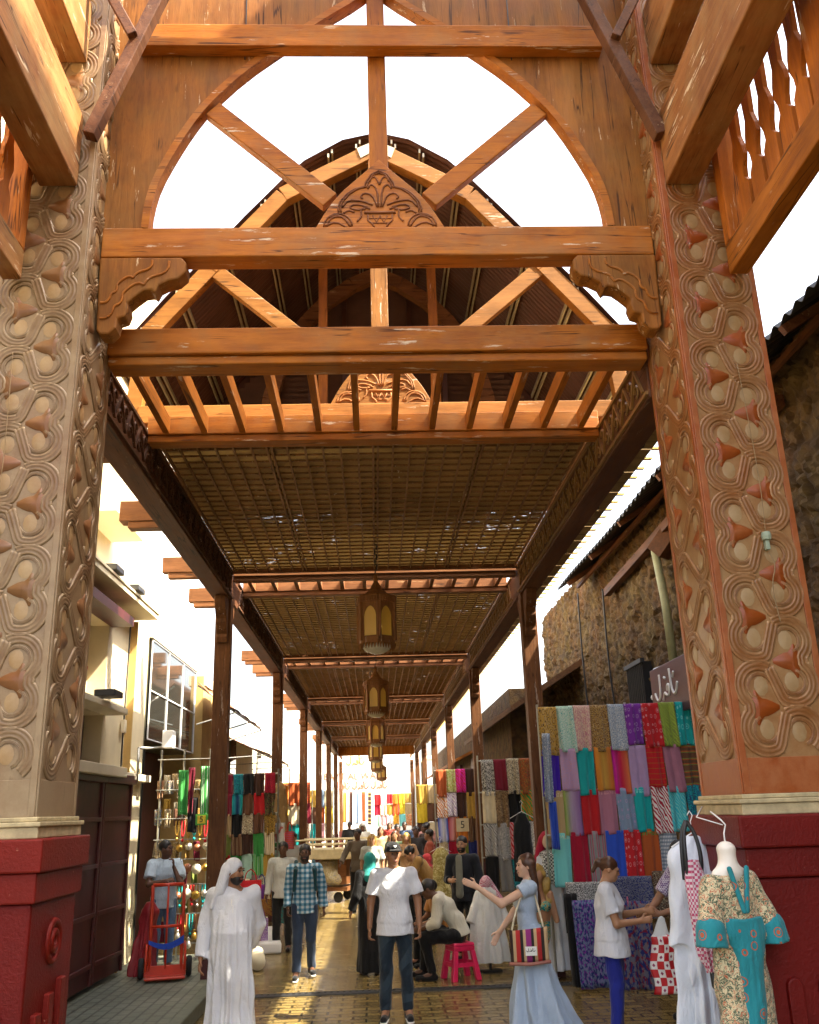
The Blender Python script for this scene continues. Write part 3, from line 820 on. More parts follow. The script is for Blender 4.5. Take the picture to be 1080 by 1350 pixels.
def pillar(name_label, x0, x1, inner, mats, redm):
    """inner = +1 when the lane lies on the +x side"""
    cx = (x0 + x1) / 2; y0, y1 = 6.2, 7.0
    t = thing('carved_pillar', name_label, 'pillar', (0, 0, 0), 0, 'carved pillars of the archway')
    b = MB(); g = .075
    b.box(x0 - g + .03, x1 + g - .03, y0 - g + .03, y1 + g - .03, -.235, 1.62)
    b.build('plinth', redm[0], t, bevel=.02)
    b = MB(); b.box(x0 - .1, x1 + .1, y0 - .1, y1 + .1, 1.80, 2.0); b.box(x0 - .07, x1 + .07, y0 - .07, y1 + .07, 1.62, 1.80)
    b.build('plinth_cap', redm[1], t, bevel=.012)
    b = MB(); b.box(x0 - .045, x1 + .045, y0 - .045, y1 + .045, 2.0, 2.07); b.box(x0 - .06, x1 + .06, y0 - .06, y1 + .06, 2.071, 2.1); b.box(x0 - .03, x1 + .03, y0 - .03, y1 + .03, 2.101, 2.13)
    b.build('base_moulding', CREAM, t, bevel=.006)
    b = MB(); b.box(x0, x1, y0, y1, 2.13, 9.6); b.build('shaft', mats[0], t, bevel=.012)
    # raised frame round the carved fields
    b = MB(); e = .045; d = .012
    for X in ((x0, x0 + e), (x1 - e, x1)): b.box(X[0], X[1], y0 - d, y0 + .002, 2.13, 9.6)
    xi = x1 if inner > 0 else x0
    for Y in ((y0 + .0, y0 + e), (y1 - e, y1)): b.box(min(xi - inner * .002, xi + inner * d), max(xi - inner * .002, xi + inner * d), Y[0], Y[1], 2.13, 9.6)
    b.box(x0 + e, x1 - e, y0 - d * .6, y0 + .002, 2.13, 2.36); b.box(min(xi, xi + inner * d * .6), max(xi, xi + inner * d * .6), y0 + e, y1 - e, 2.13, 2.36)
    b.build('edge_frame', mats[0] if inner > 0 else mats[2], t, bevel=.004)
    relief(t, (cx, y0 - .001, 0), (1, 0, 0), (0, -1, 0), x1 - x0 - .09, 2.37, 9.6, (mats[1], mats[2]), .62)
    relief(t, (xi + inner * .001, (y0 + y1) / 2, 0), (0, 1, 0), (inner, 0, 0), .7, 2.37, 9.6, (mats[1], mats[2]), .62)
    # plinth ornament
    xp = xi + inner * (g - .03)
    b = MB()
    for i, (yy, zt) in enumerate(((6.36, .98), (6.58, 1.06), (6.8, 1.12))):
        b.prism([(-.05, .1), (.05, .1), (.05, zt), (-.05, zt)], (xp - inner * .01, yy, 0), (0, 1, 0), (0, 0, 1), (inner * .045, 0, 0))
    for xx in (cx - .2, cx, cx + .2):
        b.prism([(-.05, .1)] + [(.05, .1)] + arc(0, 1.0, .05, 0, 180, 8), (xx, y0 - g + .04, 0), (1, 0, 0), (0, 0, 1), (0, -.045, 0))
    b.build('fluting', redm[1], t, bevel=.008)
    b = MB(); rr = []
    c = Vector((xp, 6.62, 1.36))
    b.tube([c + Vector((0, .12 * math.cos(2 * PI * i / 28), .12 * math.sin(2 * PI * i / 28))) for i in range(28)], .022, 8, True)
    b.tube([c + Vector((0, .055 * math.cos(2 * PI * i / 20), .055 * math.sin(2 * PI * i / 20))) for i in range(20)], .026, 8, True)
    b.build('round_boss', redm[1], t, True)
    return t
pillar('carved timber pillar bleached grey tan on a red plinth, beside the beige shopfront', -2.82, -2.17, 1, (PIL_L, BAND_L, LEAF_L), (REDP, PINKP))
pillar('carved timber pillar in warm orange on a red plinth, beside the wall of scarves', 2.42, 3.07, -1, (PIL_R, BAND_R, LEAF_R), (REDP, REDP))
def lamp_clip(label, x, z):
    t = thing('cable_bracket', label, 'bracket', (x, 6.16, z))
    b = MB(); b.lathe([(.0, -.03), (.03, -.03), (.035, 0), (.03, .03), (0, .03)], (0, 0, .02), 12); b.box(-.015, .015, -.01, .03, -.08, .0); b.build('lamp_body', plain('verdigris_metal', (.3, .36, .26), .6), t, bevel=.004)
    b = MB(); b.tube(smooth_path([(0, 0, -.1), (.03, -.02, -.2), (-.02, 0, -.34), (.01, .01, -.6)], 2), .004, 6); b.tube(smooth_path([(0, 0, .05), (.02, 0, .5), (-.01, .01, 1.4)], 2), .003, 6); b.build('cable', plain('dusty_cable', (.3, .2, .1), .8), t, True)
lamp_clip('small greenish metal bracket on the bleached left pillar with a cable', -2.62, 4.02)
lamp_clip('frayed cable and bracket on the warm orange right pillar', 2.82, 3.86)

# ------------------------------------------------------------------ front archway
A = thing('timber_archway', 'orange timber archway with carved medallion spanning between the two carved pillars', 'archway')
rim = [(-1.80, 6.73), (-1.79, 6.95), (-1.74, 7.2), (-1.62, 7.49), (-1.49, 7.76), (-1.34, 8.01), (-1.05, 8.35), (-.7, 8.66), (-.35, 8.95), (-.02, 9.2), (.12, 9.36)]
XC = .125
b = MB()
for s_ in (-1, 1):
    edge = 2.17 + XC if s_ < 0 else 2.42 - XC
    pts = [(s_ * (XC - x), z) for x, z in rim]          # offset from centre
    for (xa, za), (xb, zb) in zip(pts[:-1], pts[1:]):
        for (Y, fl) in ((6.53, 0), (6.6, 1)):
            q = [(XC + xa, Y, za), (XC + xb, Y, zb), (XC + s_ * edge, Y, zb), (XC + s_ * edge, Y, za)]
            b.add(q, [(0, 1, 2, 3)])
        b.add([(XC + xa, 6.53, za), (XC + xb, 6.53, zb), (XC + xb, 6.6, zb), (XC + xa, 6.6, za)], [(0, 1, 2, 3)])
    top = pts[-1][1]
    for Y in (6.53, 6.6): b.add([(XC, Y, top), (XC, Y, 9.6), (XC + s_ * edge, Y, 9.6), (XC + s_ * edge, Y, top)], [(0, 1, 2, 3)])
b.build('spandrel_panel', WPAN, A)
b = MB()
for s_ in (-1, 1):
    pts = [(XC + s_ * (XC - x), z) for x, z in rim]
    path = smooth_path(pts, 1)
    n = len(path); vs = []; 
    for i, p in enumerate(path):
        a_ = path[max(0, i - 1)]; c_ = path[min(n - 1, i + 1)]; d = Vector((c_[0] - a_[0], c_[1] - a_[1])).normalized(); q = Vector((-d.y, d.x)) * (1 if s_ < 0 else -1)
        for o, Y in ((-.012, 6.5), (.05, 6.5), (.05, 6.63), (-.012, 6.63)): vs.append((p[0] + q.x * o, Y, p[1] + q.y * o))
    b.add(vs, [(i * 4 + k, i * 4 + (k + 1) % 4, (i + 1) * 4 + (k + 1) % 4, (i + 1) * 4 + k) for i in range(n - 1) for k in range(4)])
b.build('arch_trim', WO, A)
b = MB(); b.box(-1.05, -1.04, 6.524, 6.529, 8.5, 9.6); b.box(1.34, 1.35, 6.524, 6.529, 8.5, 9.6); b.build('board_joint', BLACK, A)
b = MB(); b.box(-2.16, 2.41, 6.5, 6.7, 6.45, 6.73); b.build('tie_beam', WO, A, bevel=.012)
b = MB(); b.box(-2.16, 2.38, 6.86, 7.1, 5.76, 6.0); b.box(-2.16, 2.38, 6.9, 7.13, 5.68, 5.757); b.build('tie_beam', WO, A, bevel=.012)
b = MB(); b.box(-1.96, 2.15, 6.4, 6.522, 8.54, 8.77); b.box(-1.96, 2.15, 6.39, 6.522, 8.522, 8.538); b.build('upper_rail', WO, A, bevel=.012)
b = MB(); b.box(.045, .205, 6.54, 6.66, 7.3, 9.6); b.build('king_post', WOZ, A, bevel=.008)
for s_ in (-1, 1):
    b = MB(); b.bar((XC + s_ * 1.44, 6.585, 7.98), (XC + s_ * .42, 6.585, 7.03), .09, .17, (0, 1, 0.01)) if False else b.bar((XC + s_ * 1.44, 6.585, 7.98), (XC + s_ * .42, 6.585, 7.03), .09, .17)
    b.build('brace', WO, A, bevel=.008)

def medallion(parent, mat, y, zb, s=1.0, dark=None):
    """carved ogive panel with a vase of leaves"""
    o = Vector((XC, y, zb))
    half = [(.53, 0), (.47, .12), (.4, .24), (.31, .36), (.21, .46), (.1, .57), (0, .68)]
    half = smooth_path(half, 1)
    poly = [(x * s, z * s) for x, z in half] + [(-x * s, z * s) for x, z in half[::-1][1:]]
    b = MB(); b.prism(poly, o, (1, 0, 0), (0, 0, 1), (0, .1, 0)); p = b.build('medallion', mat, parent, bevel=.006)
    q = MB(); yy = -.002
    def line(pts, r=.0085):
        for sg in (-1, 1): q.tube([o + Vector((sg * x * s, yy, z * s)) for x, z in pts], r * s, 6)
    for k in (0, .025):
        line([(0, .56 - k)] + [(x - k * .8, z) for x, z in ((.07, .52), (.115, .44), (.125, .4), (.2, .38), (.27, .33), (.33, .25), (.345, .18), (.34, .15))])
        line([(x, z) for x, z in arc(.345, .02, .115 - k, -5, 180, 12)])
    # leaves from the vase
    line(smooth_path([(.0, .42), (.03, .5), (.07, .49), (.08, .45)], 1)); line(smooth_path([(.01, .2), (.02, .38), (.07, .43), (.1, .38)], 1))
    line(smooth_path([(.02, .2), (.06, .32), (.13, .34), (.16, .3), (.14, .28)], 1)); line(smooth_path([(.06, .22), (.15, .26), (.26, .27), (.31, .2)], 1))
    line(smooth_path([(.1, .2), (.2, .23), (.26, .2), (.2, .17), (.12, .18)], 1)); line(smooth_path([(.08, .18), (.12, .2), (.16, .17), (.15, .11), (.19, .06)], 1))
    line(smooth_path([(.21, .15), (.26, .17), (.3, .14)], 1)); line(smooth_path([(.24, .01), (.3, .1), (.36, .13), (.42, .1)], 1)); line(smooth_path([(.27, .0), (.36, .06), (.45, .02)], 1))
    # vase
    q.box(o.x - .13 * s, o.x + .13 * s, o.y - .012, o.y + .02, o.z + .135 * s, o.z + .155 * s)
    line([(.1, .13), (.1, .07), (.06, .03), (.05, 0)]); line([(0, .12), (.03, .05), (.06, .12)], .006); line([(.0, .09), (.1, .09)], .005); line([(0, .045), (.07, .045)], .005)
    q.build('carved_leaf', dark or LEAF_R, p, True)
    return p
medallion(A, WO, 6.52, 6.73, 1.02, wood('medallion_groove', (.13, .04, .012), (.22, .075, .02)))

def corbel(sign, x):
    prof = [(0, 0), (.02, -.66), (.05, -.7), (.12, -.7), (.17, -.64), (.18, -.56), (.24, -.54), (.26, -.47), (.25, -.42), (.31, -.36), (.37, -.31), (.43, -.3), (.46, -.33), (.49, -.26), (.56, -.22), (.64, -.2), (.7, -.14), (.7, -.05), (.66, 0)]
    b = MB(); b.prism([(sign * a, c) for a, c in prof], (x, 6.5, 6.447), (1, 0, 0), (0, 0, 1), (0, .17, 0)); o = b.build('corbel', WPAN, A, bevel=.014)
    b = MB()
    for off, sc2 in ((0, .8), (0, .6)):
        pts = [(x + sign * (.02 + (p[0] - .02) * sc2), 6.498, 6.447 + p[1] * sc2) for p in prof[2:-1]]
        b.tube(smooth_path(pts, 2), .011, 6)
    b.build('carved_line', WO, o, True)
corbel(1, -2.165); corbel(-1, 2.415)

# ------------------------------------------------------------------ overhead balconies towards the camera
def balcony(label, sg, xb0, xb1, xr0, xr1):
    t = thing('timber_balcony', label, 'balcony', (0, 0, 0), 0, 'balconies above the entrance')
    b = MB(); b.box(xb0, xb1, 0.4, 6.185, 6.89, 7.56); b.build('floor_beam', WBAL, t, bevel=.012)
    b = MB(); b.box(xb0 + .01, xb1 - .02, 0.4, 6.185, 8.12, 8.72); b.build('floor_beam', WBAL, t, bevel=.012)
    b = MB(); b.box(xr0, xr1, 0.6, 6.1, 5.99, 6.24); b.build('bottom_rail', WBAL if sg < 0 else WOY, t, bevel=.008)
    b = MB(); b.box(xr0 + .0, xr1 - .0, 5.98, 6.1, 6.243, 7.4); b.build('post', WBALS, t, bevel=.008)
    prof = [(.0, .0), (.1, 0), (.1, .3), (.05, .36), (.06, .44), (.1, .54), (.09, .62), (.05, .74), (.06, .95), (.04, 1.16)]
    y = 5.88; i = 0
    while y > 1.0:
        b = MB()
        if i % 6 == 5:
            b.box((xr0 + xr1) / 2 - .03, (xr0 + xr1) / 2 + .03, y - .42, y, 6.243, 7.6); y -= .52; nm = 'board'
        else:
            half = [(a, c) for a, c in prof]
            poly = half + [(-a, c) for a, c in half[::-1] if a > 0]
            b.prism(poly[1:], ((xr0 + xr1) / 2 - .02, y - .11, 6.243), (0, 1, 0), (0, 0, 1), (.04, 0, 0)); y -= .25; nm = 'baluster'
        b.build(nm, WBALS, t, bevel=.004); i += 1
    b = MB(); x = -2.19 if sg < 0 else 2.44
    b.bar((x, 6.1, 7.3), (x - sg * .62, 6.1, 9.15), .11, .1); b.build('strut', WD, t, bevel=.006)
    b = MB(); b.bar((x + sg * .02, 6.02, 8.9), (x - sg * .3, 6.02, 8.25), .06, .08); b.build('strut', WD, t, bevel=.006)
    return t
balcony('weathered timber balcony with cut-out slats overhead beside the bleached left pillar', -1, -2.58, -2.28, -2.74, -2.6)
balcony('orange timber balcony with cut-out slats overhead beside the warm right pillar', 1, 2.46, 2.74, 2.83, 2.98)

# the gate is scaled to nine tenths about the camera, hung garments too
def fit(o, k=.9, dz=.21):
    o.location = Vector(o.location) * k + Vector((0, 0, dz))
    seen = set()
    def rec(c):
        for ch in c.children:
            if ch.type == 'MESH' and ch.data.name not in seen:
                ch.data.transform(Matrix.Scale(k, 4)); seen.add(ch.data.name)
            rec(ch)
    rec(o)
for o in list(C.objects):
    if o.parent is None and o.name.split('.')[0] in ('carved_pillar', 'timber_archway', 'timber_balcony', 'cable_bracket'): fit(o)
# ------------------------------------------------------------------ raised gabled roof behind the arch
G = thing('gabled_roof', 'raised gabled roof of corrugated sheet on golden trusses behind the archway', 'roof')
half = [(0, 8.74), (.97, 8.17), (1.68, 7.3), (2.28, 6.55), (2.36, 5.6)]
def truss(y, mat, matz, med=True):
    tr = MB()
    for s_ in (-1, 1):
        for i, (a, c) in enumerate(zip(half[:-1], half[1:])):
            tr.bar((XC + s_ * a[0], y + .001 * i, a[1]), (XC + s_ * c[0], y + .001 * i, c[1]), .12 - .004 * i, .17 - .006 * i)
    f = tr.build('rafter', mat, G, bevel=.006)
    b = MB(); b.box(XC - .085, XC + .085, y - .05, y + .05, 6.3, 8.66); b.build('king_post', matz, G, bevel=.006)
    for s_ in (-1, 1):
        b = MB(); b.bar((XC + s_ * 1.62, y, 7.27), (XC + s_ * .5, y, 6.28), .09, .15); b.build('brace', mat, G, bevel=.006)
    b = MB(); b.box(XC - 2.3, XC + 2.3, y - .06, y + .06, 5.62, 5.8); b.build('tie_beam', mat, G, bevel=.008)
    if med: medallion(G, mat, y - .045, 5.8, .92, wood('medallion_groove_far', (.3, .12, .03), (.4, .17, .05)))
truss(8.02, WGOLD, WGOLDZ)
b = MB()
for s_ in (-1, 1):
    b.prism([(0, 0), (s_ * .2, -.1), (s_ * .16, -.22), (0, -.12)], (XC, 7.952, 8.83), (1, 0, 0), (0, 0, 1), (0, .01, 0))
b.build('gusset_plate', CHAN, G)
# corrugated sheets: an outer curve over the rafters
def slope(s_, u):
    P = [(0, 8.93), (.35, 8.84), (.75, 8.58), (.99, 8.33), (1.35, 7.9), (1.76, 7.38), (2.1, 6.97), (2.45, 6.5), (2.56, 6.3)]
    k = u * (len(P) - 1); i = min(int(k), len(P) - 2); f = k - i
    return (XC + s_ * (P[i][0] * (1 - f) + P[i + 1][0] * f), P[i][1] * (1 - f) + P[i + 1][1] * f)
for s_ in (-1, 1):
    b = MB()
    def fn(u, v, s_=s_):
        x, z = slope(s_, v); y = 7.955 + u * 2.76
        return (x, y, z + .014 * math.sin(u * 2 * PI * 36))
    b.sheet(fn, 288, 24, .006)
    b.build('roof_sheet', SHEETM, G, True)
    b = MB()
    for v in (.06, .16, .3, .43, .56, .7, .83, .95):
        x, z = slope(s_, v); x2, z2 = slope(s_, v + .03)
        for dx in (0, .055):
            b.bar((x + s_ * dx * .7, 7.98, z - .05 - dx), (x + s_ * dx * .7, 10.6, z - .05 - dx), .018, .05)
    b.build('purlin', CHAN, G)
# inner arched frame and louvred gable
b = MB()
for s_ in (-1, 1):
    pts = [(0, 8.5), (.3, 8.36), (.62, 8.12), (.85, 7.86), (1.03, 7.6), (1.2, 7.2), (1.3, 6.8), (1.35, 5.9)]
    for a, c in zip(pts[:-1], pts[1:]): b.bar((XC + s_ * a[0], 10.0, a[1]), (XC + s_ * c[0], 10.0, c[1] - .001), .1, .17)
b.build('arched_frame', WDX, G)
b = MB()
for s_ in (-1, 1):
    for xx in (.0, .42, .85, 1.3, 1.8): b.box(XC + s_ * xx - .03, XC + s_ * xx + .03, 10.52, 10.58, 5.7, 8.9 - xx * 1.05)
z = 5.75
while z < 8.8:
    w = 2.5 if z < 6.5 else np.interp(z, [6.5, 7.3, 8.17, 8.8], [2.3, 1.72, .95, .1])
    b.add([(XC - w, 10.6, z), (XC + w, 10.6, z), (XC + w, 10.66, z - .085), (XC - w, 10.66, z - .085)], [(0, 1, 2, 3)]); z += .075
b.build('louvre', SHEETM, G)
b = MB(); pr = [slope(1, i / 24) for i in range(25)]; b.prism([(x - XC, z - .02) for x, z in pr] + [(2.45, 5.6), (-2.45, 5.6)] + [(XC - x, z - .02) for x, z in pr[::-1]][:-1], (XC, 10.67, 0), (1, 0, 0), (0, 0, 1), (0, .03, 0)); b.build('gable_board', SHEETM, G)
for x in (-.62, .62):
    b = MB(); b.box(XC + x - .05, XC + x + .05, 9.1, 9.2, 5.8, 8.35); b.build('king_post', WOZ, G, bevel=.005)

# ------------------------------------------------------------------ lane canopy
BAY = 7.6
def long_beam(label, x0, x1, face):
    t = thing('canopy_beam', label, 'beam', (0, 0, 0), 0, 'long canopy beams')
    b = MB(); b.box(x0, x1, 6.31, 51.6, 5.05, 5.46); b.build('beam_core', WD, t, bevel=.01)
    xf = x1 if face > 0 else x0
    b = MB()
    for k in range(7):
        y0 = 6.32 + (k * BAY + .7 if k else 0) - (0 if not k else 1.0); y1 = 13.04 + k * BAY
        lo_, hi_ = min(xf, xf + face * .02), max(xf, xf + face * .02)
        b.box(lo_, hi_, y0, y1, 5.08, 5.11); b.box(lo_, hi_, y0, y1, 5.43, 5.46)
        if k == 0: pass
        yy = y0 + .1; j = 0
        while yy < min(y1, y0 + 6.8) - .3:
            # carved zig-zag with scrolls
            for q in ((.0, 5.14, .16, 5.4), (.16, 5.4, .32, 5.14)):
                b.bar((xf + face * .006, yy + q[0], q[1]), (xf + face * .006, yy + q[2], q[3]), .02, .03, (face, 0, 0))
            c = Vector((xf + face * .008, yy + .16, 5.22))
            b.tube([c + Vector((0, .05 * math.cos(a * .7), .05 * math.sin(a * .7))) for a in range(8)], .012, 5)
            c = Vector((xf + face * .008, yy + .32, 5.32))
            b.tube([c + Vector((0, .05 * math.cos(a * .7), .05 * math.sin(a * .7))) for a in range(8)], .012, 5)
            yy += .32
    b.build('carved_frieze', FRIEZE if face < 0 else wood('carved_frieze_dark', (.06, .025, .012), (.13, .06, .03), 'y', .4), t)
long_beam('long dark canopy beam with carved inner face along the left posts', -2.27, -2.03, 1)
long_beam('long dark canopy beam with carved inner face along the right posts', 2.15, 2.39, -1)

ordn = ['nearest', 'second', 'third', 'fourth', 'fifth', 'sixth', 'farthest']
def make_post(first=None):
    t = thing('canopy_post', 'x', 'post', (0, 0, 0), 0, 'square timber posts carrying the canopy')
    b = MB(); b.box(-.11, .11, -.11, .11, .95, 5.05); b.build('shaft', WDZ, t, bevel=.012)
    b = MB(); b.box(-.135, .135, -.135, .135, 0, 1.0); b.build('base_casing', DKRED2, t, bevel=.01)
    for sy in (-1, 1):
        prof = [(0, 0), (0, -.62), (.05, -.62), (.07, -.55), (.06, -.5), (.12, -.44), (.16, -.36), (.15, -.3), (.22, -.24), (.3, -.14), (.32, -.06), (.32, 0)]
        b = MB(); b.prism([(sy * a, c) for a, c in prof], (-.075, sy * .11, 5.045), (0, 1, 0), (0, 0, 1), (.15, 0, 0)); b.build('bracket', WDZ, t, bevel=.008)
    return t
p0 = make_post()
for side, x in (('left', -2.13), ('right', 2.26)):
    for k in range(7):
        what = {('left', 0): 'chipped timber canopy post with red base beside the man in the white robe',
                ('right', 0): 'timber canopy post beside the left edge of the big scarf rack'}.get((side, k), f'timber canopy post, {ordn[k]} in the {side} row going down the lane')
        o = p0 if (side == 'left' and k == 0) else dup(p0)
        o.location = (x, 13.04 + k * BAY, 0.0); o['label'] = what

def skylight(y0, y1, k):
    t = thing('slatted_skylight', f'{ordn[k]} strip of open slats between cross beams across the canopy', 'skylight', (0, 0, 0), 0, 'open slat strips across the canopy')
    xl, xr = -2.02, 2.14
    for y in ((y1, y1 + .16),) if k == 0 else ((y0 - .14, y0), (y1, y1 + .16)):
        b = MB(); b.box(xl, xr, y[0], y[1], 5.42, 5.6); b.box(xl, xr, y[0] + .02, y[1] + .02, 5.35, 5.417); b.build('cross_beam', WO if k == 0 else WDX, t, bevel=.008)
        for xa, xb in (((-2.85, -2.275), (2.395, 2.95))):
            pass
        for xa, xb in ((-2.86, -2.275),):
            c = MB(); q_ = -.85 if y[0] < y0 else 0; c.box(xa, xb, y[0] + q_, y[1] + q_, 5.28, 5.5); c.box(xa + .08 if xa < 0 else xa, xb if xa < 0 else xb - .08, y[0] + .01 + q_, y[1] - .01 + q_, 5.2, 5.277); c.build('outrigger', WDX, t, bevel=.008)
    if k == 0:
        for xa, xb in ((-2.86, -2.275),):
            c = MB(); c.box(xa, xb, 10.0, 10.2, 5.32, 5.56); c.box(xa + .1 if xa < 0 else xa, xb if xa < 0 else xb - .1, 10.02, 10.18, 5.24, 5.317); c.build('outrigger', WDX, t, bevel=.008)
    n = 12
    for i in range(n):
        x = xl + (xr - xl) * (i + .5) / n
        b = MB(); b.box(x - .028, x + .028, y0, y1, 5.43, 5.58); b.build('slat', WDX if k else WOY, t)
    return t
def lattice(y0, y1, k):
    t = thing('lattice_ceiling', f'{ordn[k]} woven palm ceiling panel under a dark batten lattice', 'ceiling panel', (0, 0, 0), 0, 'woven ceiling panels of the canopy')
    xl, xr = -2.02, 2.14
    b = MB(); b.add([(xl, y0, 5.5), (xr, y0, 5.5), (xr, y1, 5.5), (xl, y1, 5.5)], [(3, 2, 1, 0)]); b.build('woven_mat', WEAVE, t)
    b = MB(); n = 24; rnd = random.Random(k)
    for i in range(n + 1):
        x = xl + .02 + (xr - xl - .04) * i / n; w = .013 + (.012 if i % 6 == 0 else 0)
        if i % 6 == 0:
            b.box(x - .035, x - .012, y0, y1, 5.455, 5.485); b.box(x + .012, x + .035, y0, y1, 5.455, 5.485)
        else:
            d = rnd.uniform(-.012, .012); b.bar((x, y0, 5.47), (x + d, y1, 5.47), .02, .022)
    m = int((y1 - y0) / .17)
    for j in range(m + 1):
        y = y0 + .01 + (y1 - y0 - .02) * j / m; d = rnd.uniform(-.012, .012)
        b.bar((xl, y, 5.487), (xr, y + d, 5.487), .018, .018)
    b.build('batten_lattice', BATTEN, t)
    b = MB(); b.box(xl, xr, y0 - .0, y0 + .06, 5.44, 5.52); b.box(xl, xr, y1 - .06, y1, 5.44, 5.52); b.build('edge_batten', WDX, t)
skylight(6.43, 7.76, 0); lattice(7.95, 13.0, 0)
for k in range(1, 6):
    ys = 13.2 + (k - 1) * 7.7
    skylight(ys, ys + .85, k); lattice(ys + 1.04, ys + 7.5, k)
b = MB(); b.box(-2.02, 2.14, 51.45, 51.65, 5.0, 5.6); o = b.build('end_beam', WOZ); tag(o, 'golden end beam closing the far end of the canopy', 'beam')
t = xb_ = thing('cross_beam', 'heavy cross beam overhead added to carry the struts, joining the two carved pillars', 'beam')  # beam added out of frame as a support for the balcony strut tops
b = MB(); b.box(-2.17, 2.42, 6.02, 6.18, 9.15, 9.45); b.build('beam_core', WD, t, bevel=.01); fit(t)

# ------------------------------------------------------------------ lanterns
def make_lantern():
    t = thing('hanging_lantern', 'x', 'lantern', (0, 0, 0), 0, 'lanterns hanging down the middle of the canopy')
    n = 6; r = .25
    def hexp(r_, i, z): a = 2 * PI * (i + .5) / n; return (r_ * math.cos(a), r_ * math.sin(a), z)
    b = MB()
    prof = [(.02, .96), (.035, .9), (.03, .86), (.07, .8), (.1, .74), (.18, .68), (.26, .655), (.27, .64), (.27, .56), (.255, .555), (.255, .5)]
    for (ra, za), (rb, zb) in zip(prof[:-1], prof[1:]):
        b.add([hexp(ra, i, za) for i in range(n)] + [hexp(rb, i, zb) for i in range(n)], [(i, (i + 1) % n, n + (i + 1) % n, n + i) for i in range(n)])
    for i in range(n):
        for q in range(7):
            f = (q + .5) / 7; p = Vector(hexp(.272, i, .6)).lerp(Vector(hexp(.272, i + 1, .6)), f); b.tube([p + Vector((0, 0, -.03)), p + Vector((0, 0, .03))], .012, 5)
    b.build('crown', LANT, t)
    b = MB()
    for i in range(n):
        a = Vector(hexp(r, i, 0)); c = Vector(hexp(r, i + 1, 0)); d = (c - a)
        b.bar(a + Vector((0, 0, .06)), a + Vector((0, 0, .56)), .045, .045, (a.x, a.y, 0))
        nrm = Vector((d.y, -d.x, 0)).normalized()
        # pointed arch head board
        ins = [(.16, .12), (.16, .38), (.2, .43), (.3, .475), (.42, .5), (.5, .52)]
        full = ins + [(1 - x, z) for x, z in ins[::-1][1:]]
        for (xa, za), (xb, zb) in zip(full[:-1], full[1:]):
            if xa == xb: continue
            q = [a + d * xa + Vector((0, 0, za)), a + d * xb + Vector((0, 0, zb)), a + d * xb + Vector((0, 0, .56)), a + d * xa + Vector((0, 0, .56))]
            b.add(q + [p - nrm * .015 for p in q], [(0, 1, 2, 3), (7, 6, 5, 4), (0, 4, 5, 1)])
        for (xa, xb, za, zb) in ((0, .16, .12, .56), (.84, 1, .12, .56), (0, 1, .02, .12)):
            q = [a + d * xa + Vector((0, 0, za)), a + d * xb + Vector((0, 0, za)), a + d * xb + Vector((0, 0, zb)), a + d * xa + Vector((0, 0, zb))]
            b.add(q + [p - nrm * .015 for p in q], [(0, 1, 2, 3), (7, 6, 5, 4)])
        for q in range(6):
            p = a + d * ((q + .5) / 6) + Vector((0, 0, .0)); b.tube([p + Vector((0, 0, .03)), p - Vector((0, 0, .04))], [.02, .004], 5)
    b.build('frame', LANT, t)
    for i in range(n):
        a = Vector(hexp(r - .02, i, 0)); c = Vector(hexp(r - .02, i + 1, 0)); d = c - a
        b = MB(); b.add([a + d * .12 + Vector((0, 0, .1)), a + d * .88 + Vector((0, 0, .1)), a + d * .88 + Vector((0, 0, .52)), a + d * .12 + Vector((0, 0, .52))], [(0, 1, 2, 3)]); b.build('pane', AMBER, t)
    b = MB(); b.lathe([(.2, .04), (.19, .0), (.15, -.05), (.08, -.08), (.0, -.09)], (0, 0, 0), 20); b.build('glass_bowl', plain('frosted_glass', (.6, .55, .42), .2), t, True)
    b = MB()
    for i in range(8): b.tube([Vector((0.018 * (i % 2), .018 * ((i + 1) % 2), .95 + .07 * i)), Vector((0.018 * (i % 2), .018 * ((i + 1) % 2), 1.03 + .07 * i))], .009, 5)
    b.build('chain', IRON, t)
    return t
l0 = make_lantern(); lanterns = []
for k, (x, y, z) in enumerate(((.05, 11.7, 4.1), (.04, 19.1, 4.0), (.04, 26.6, 3.9), (.02, 34, 3.82), (.07, 41.5, 3.75), (.32, 48.6, 3.6))):
    o = l0 if k == 0 else dup(l0); o.location = (x, y, z); o.rotation_euler.z = R(7 + 9 * k)
    o['label'] = ['large hexagonal amber lantern hanging nearest under the canopy', 'second amber lantern from the archway, hanging behind the large one', 'third amber lantern from the archway', 'fourth amber lantern from the archway, partly overlapped', 'fifth amber lantern, low behind the fourth', 'smallest farthest amber lantern hanging off to the right'][k]
    lanterns.append((o, 5.46 - z))
for o, L in lanterns:
    if L > 1.52:
        b = MB(); b.tube([(0, 0, 1.5), (0, 0, L)], .008, 5); b.build('hanging_rod', IRON, o)
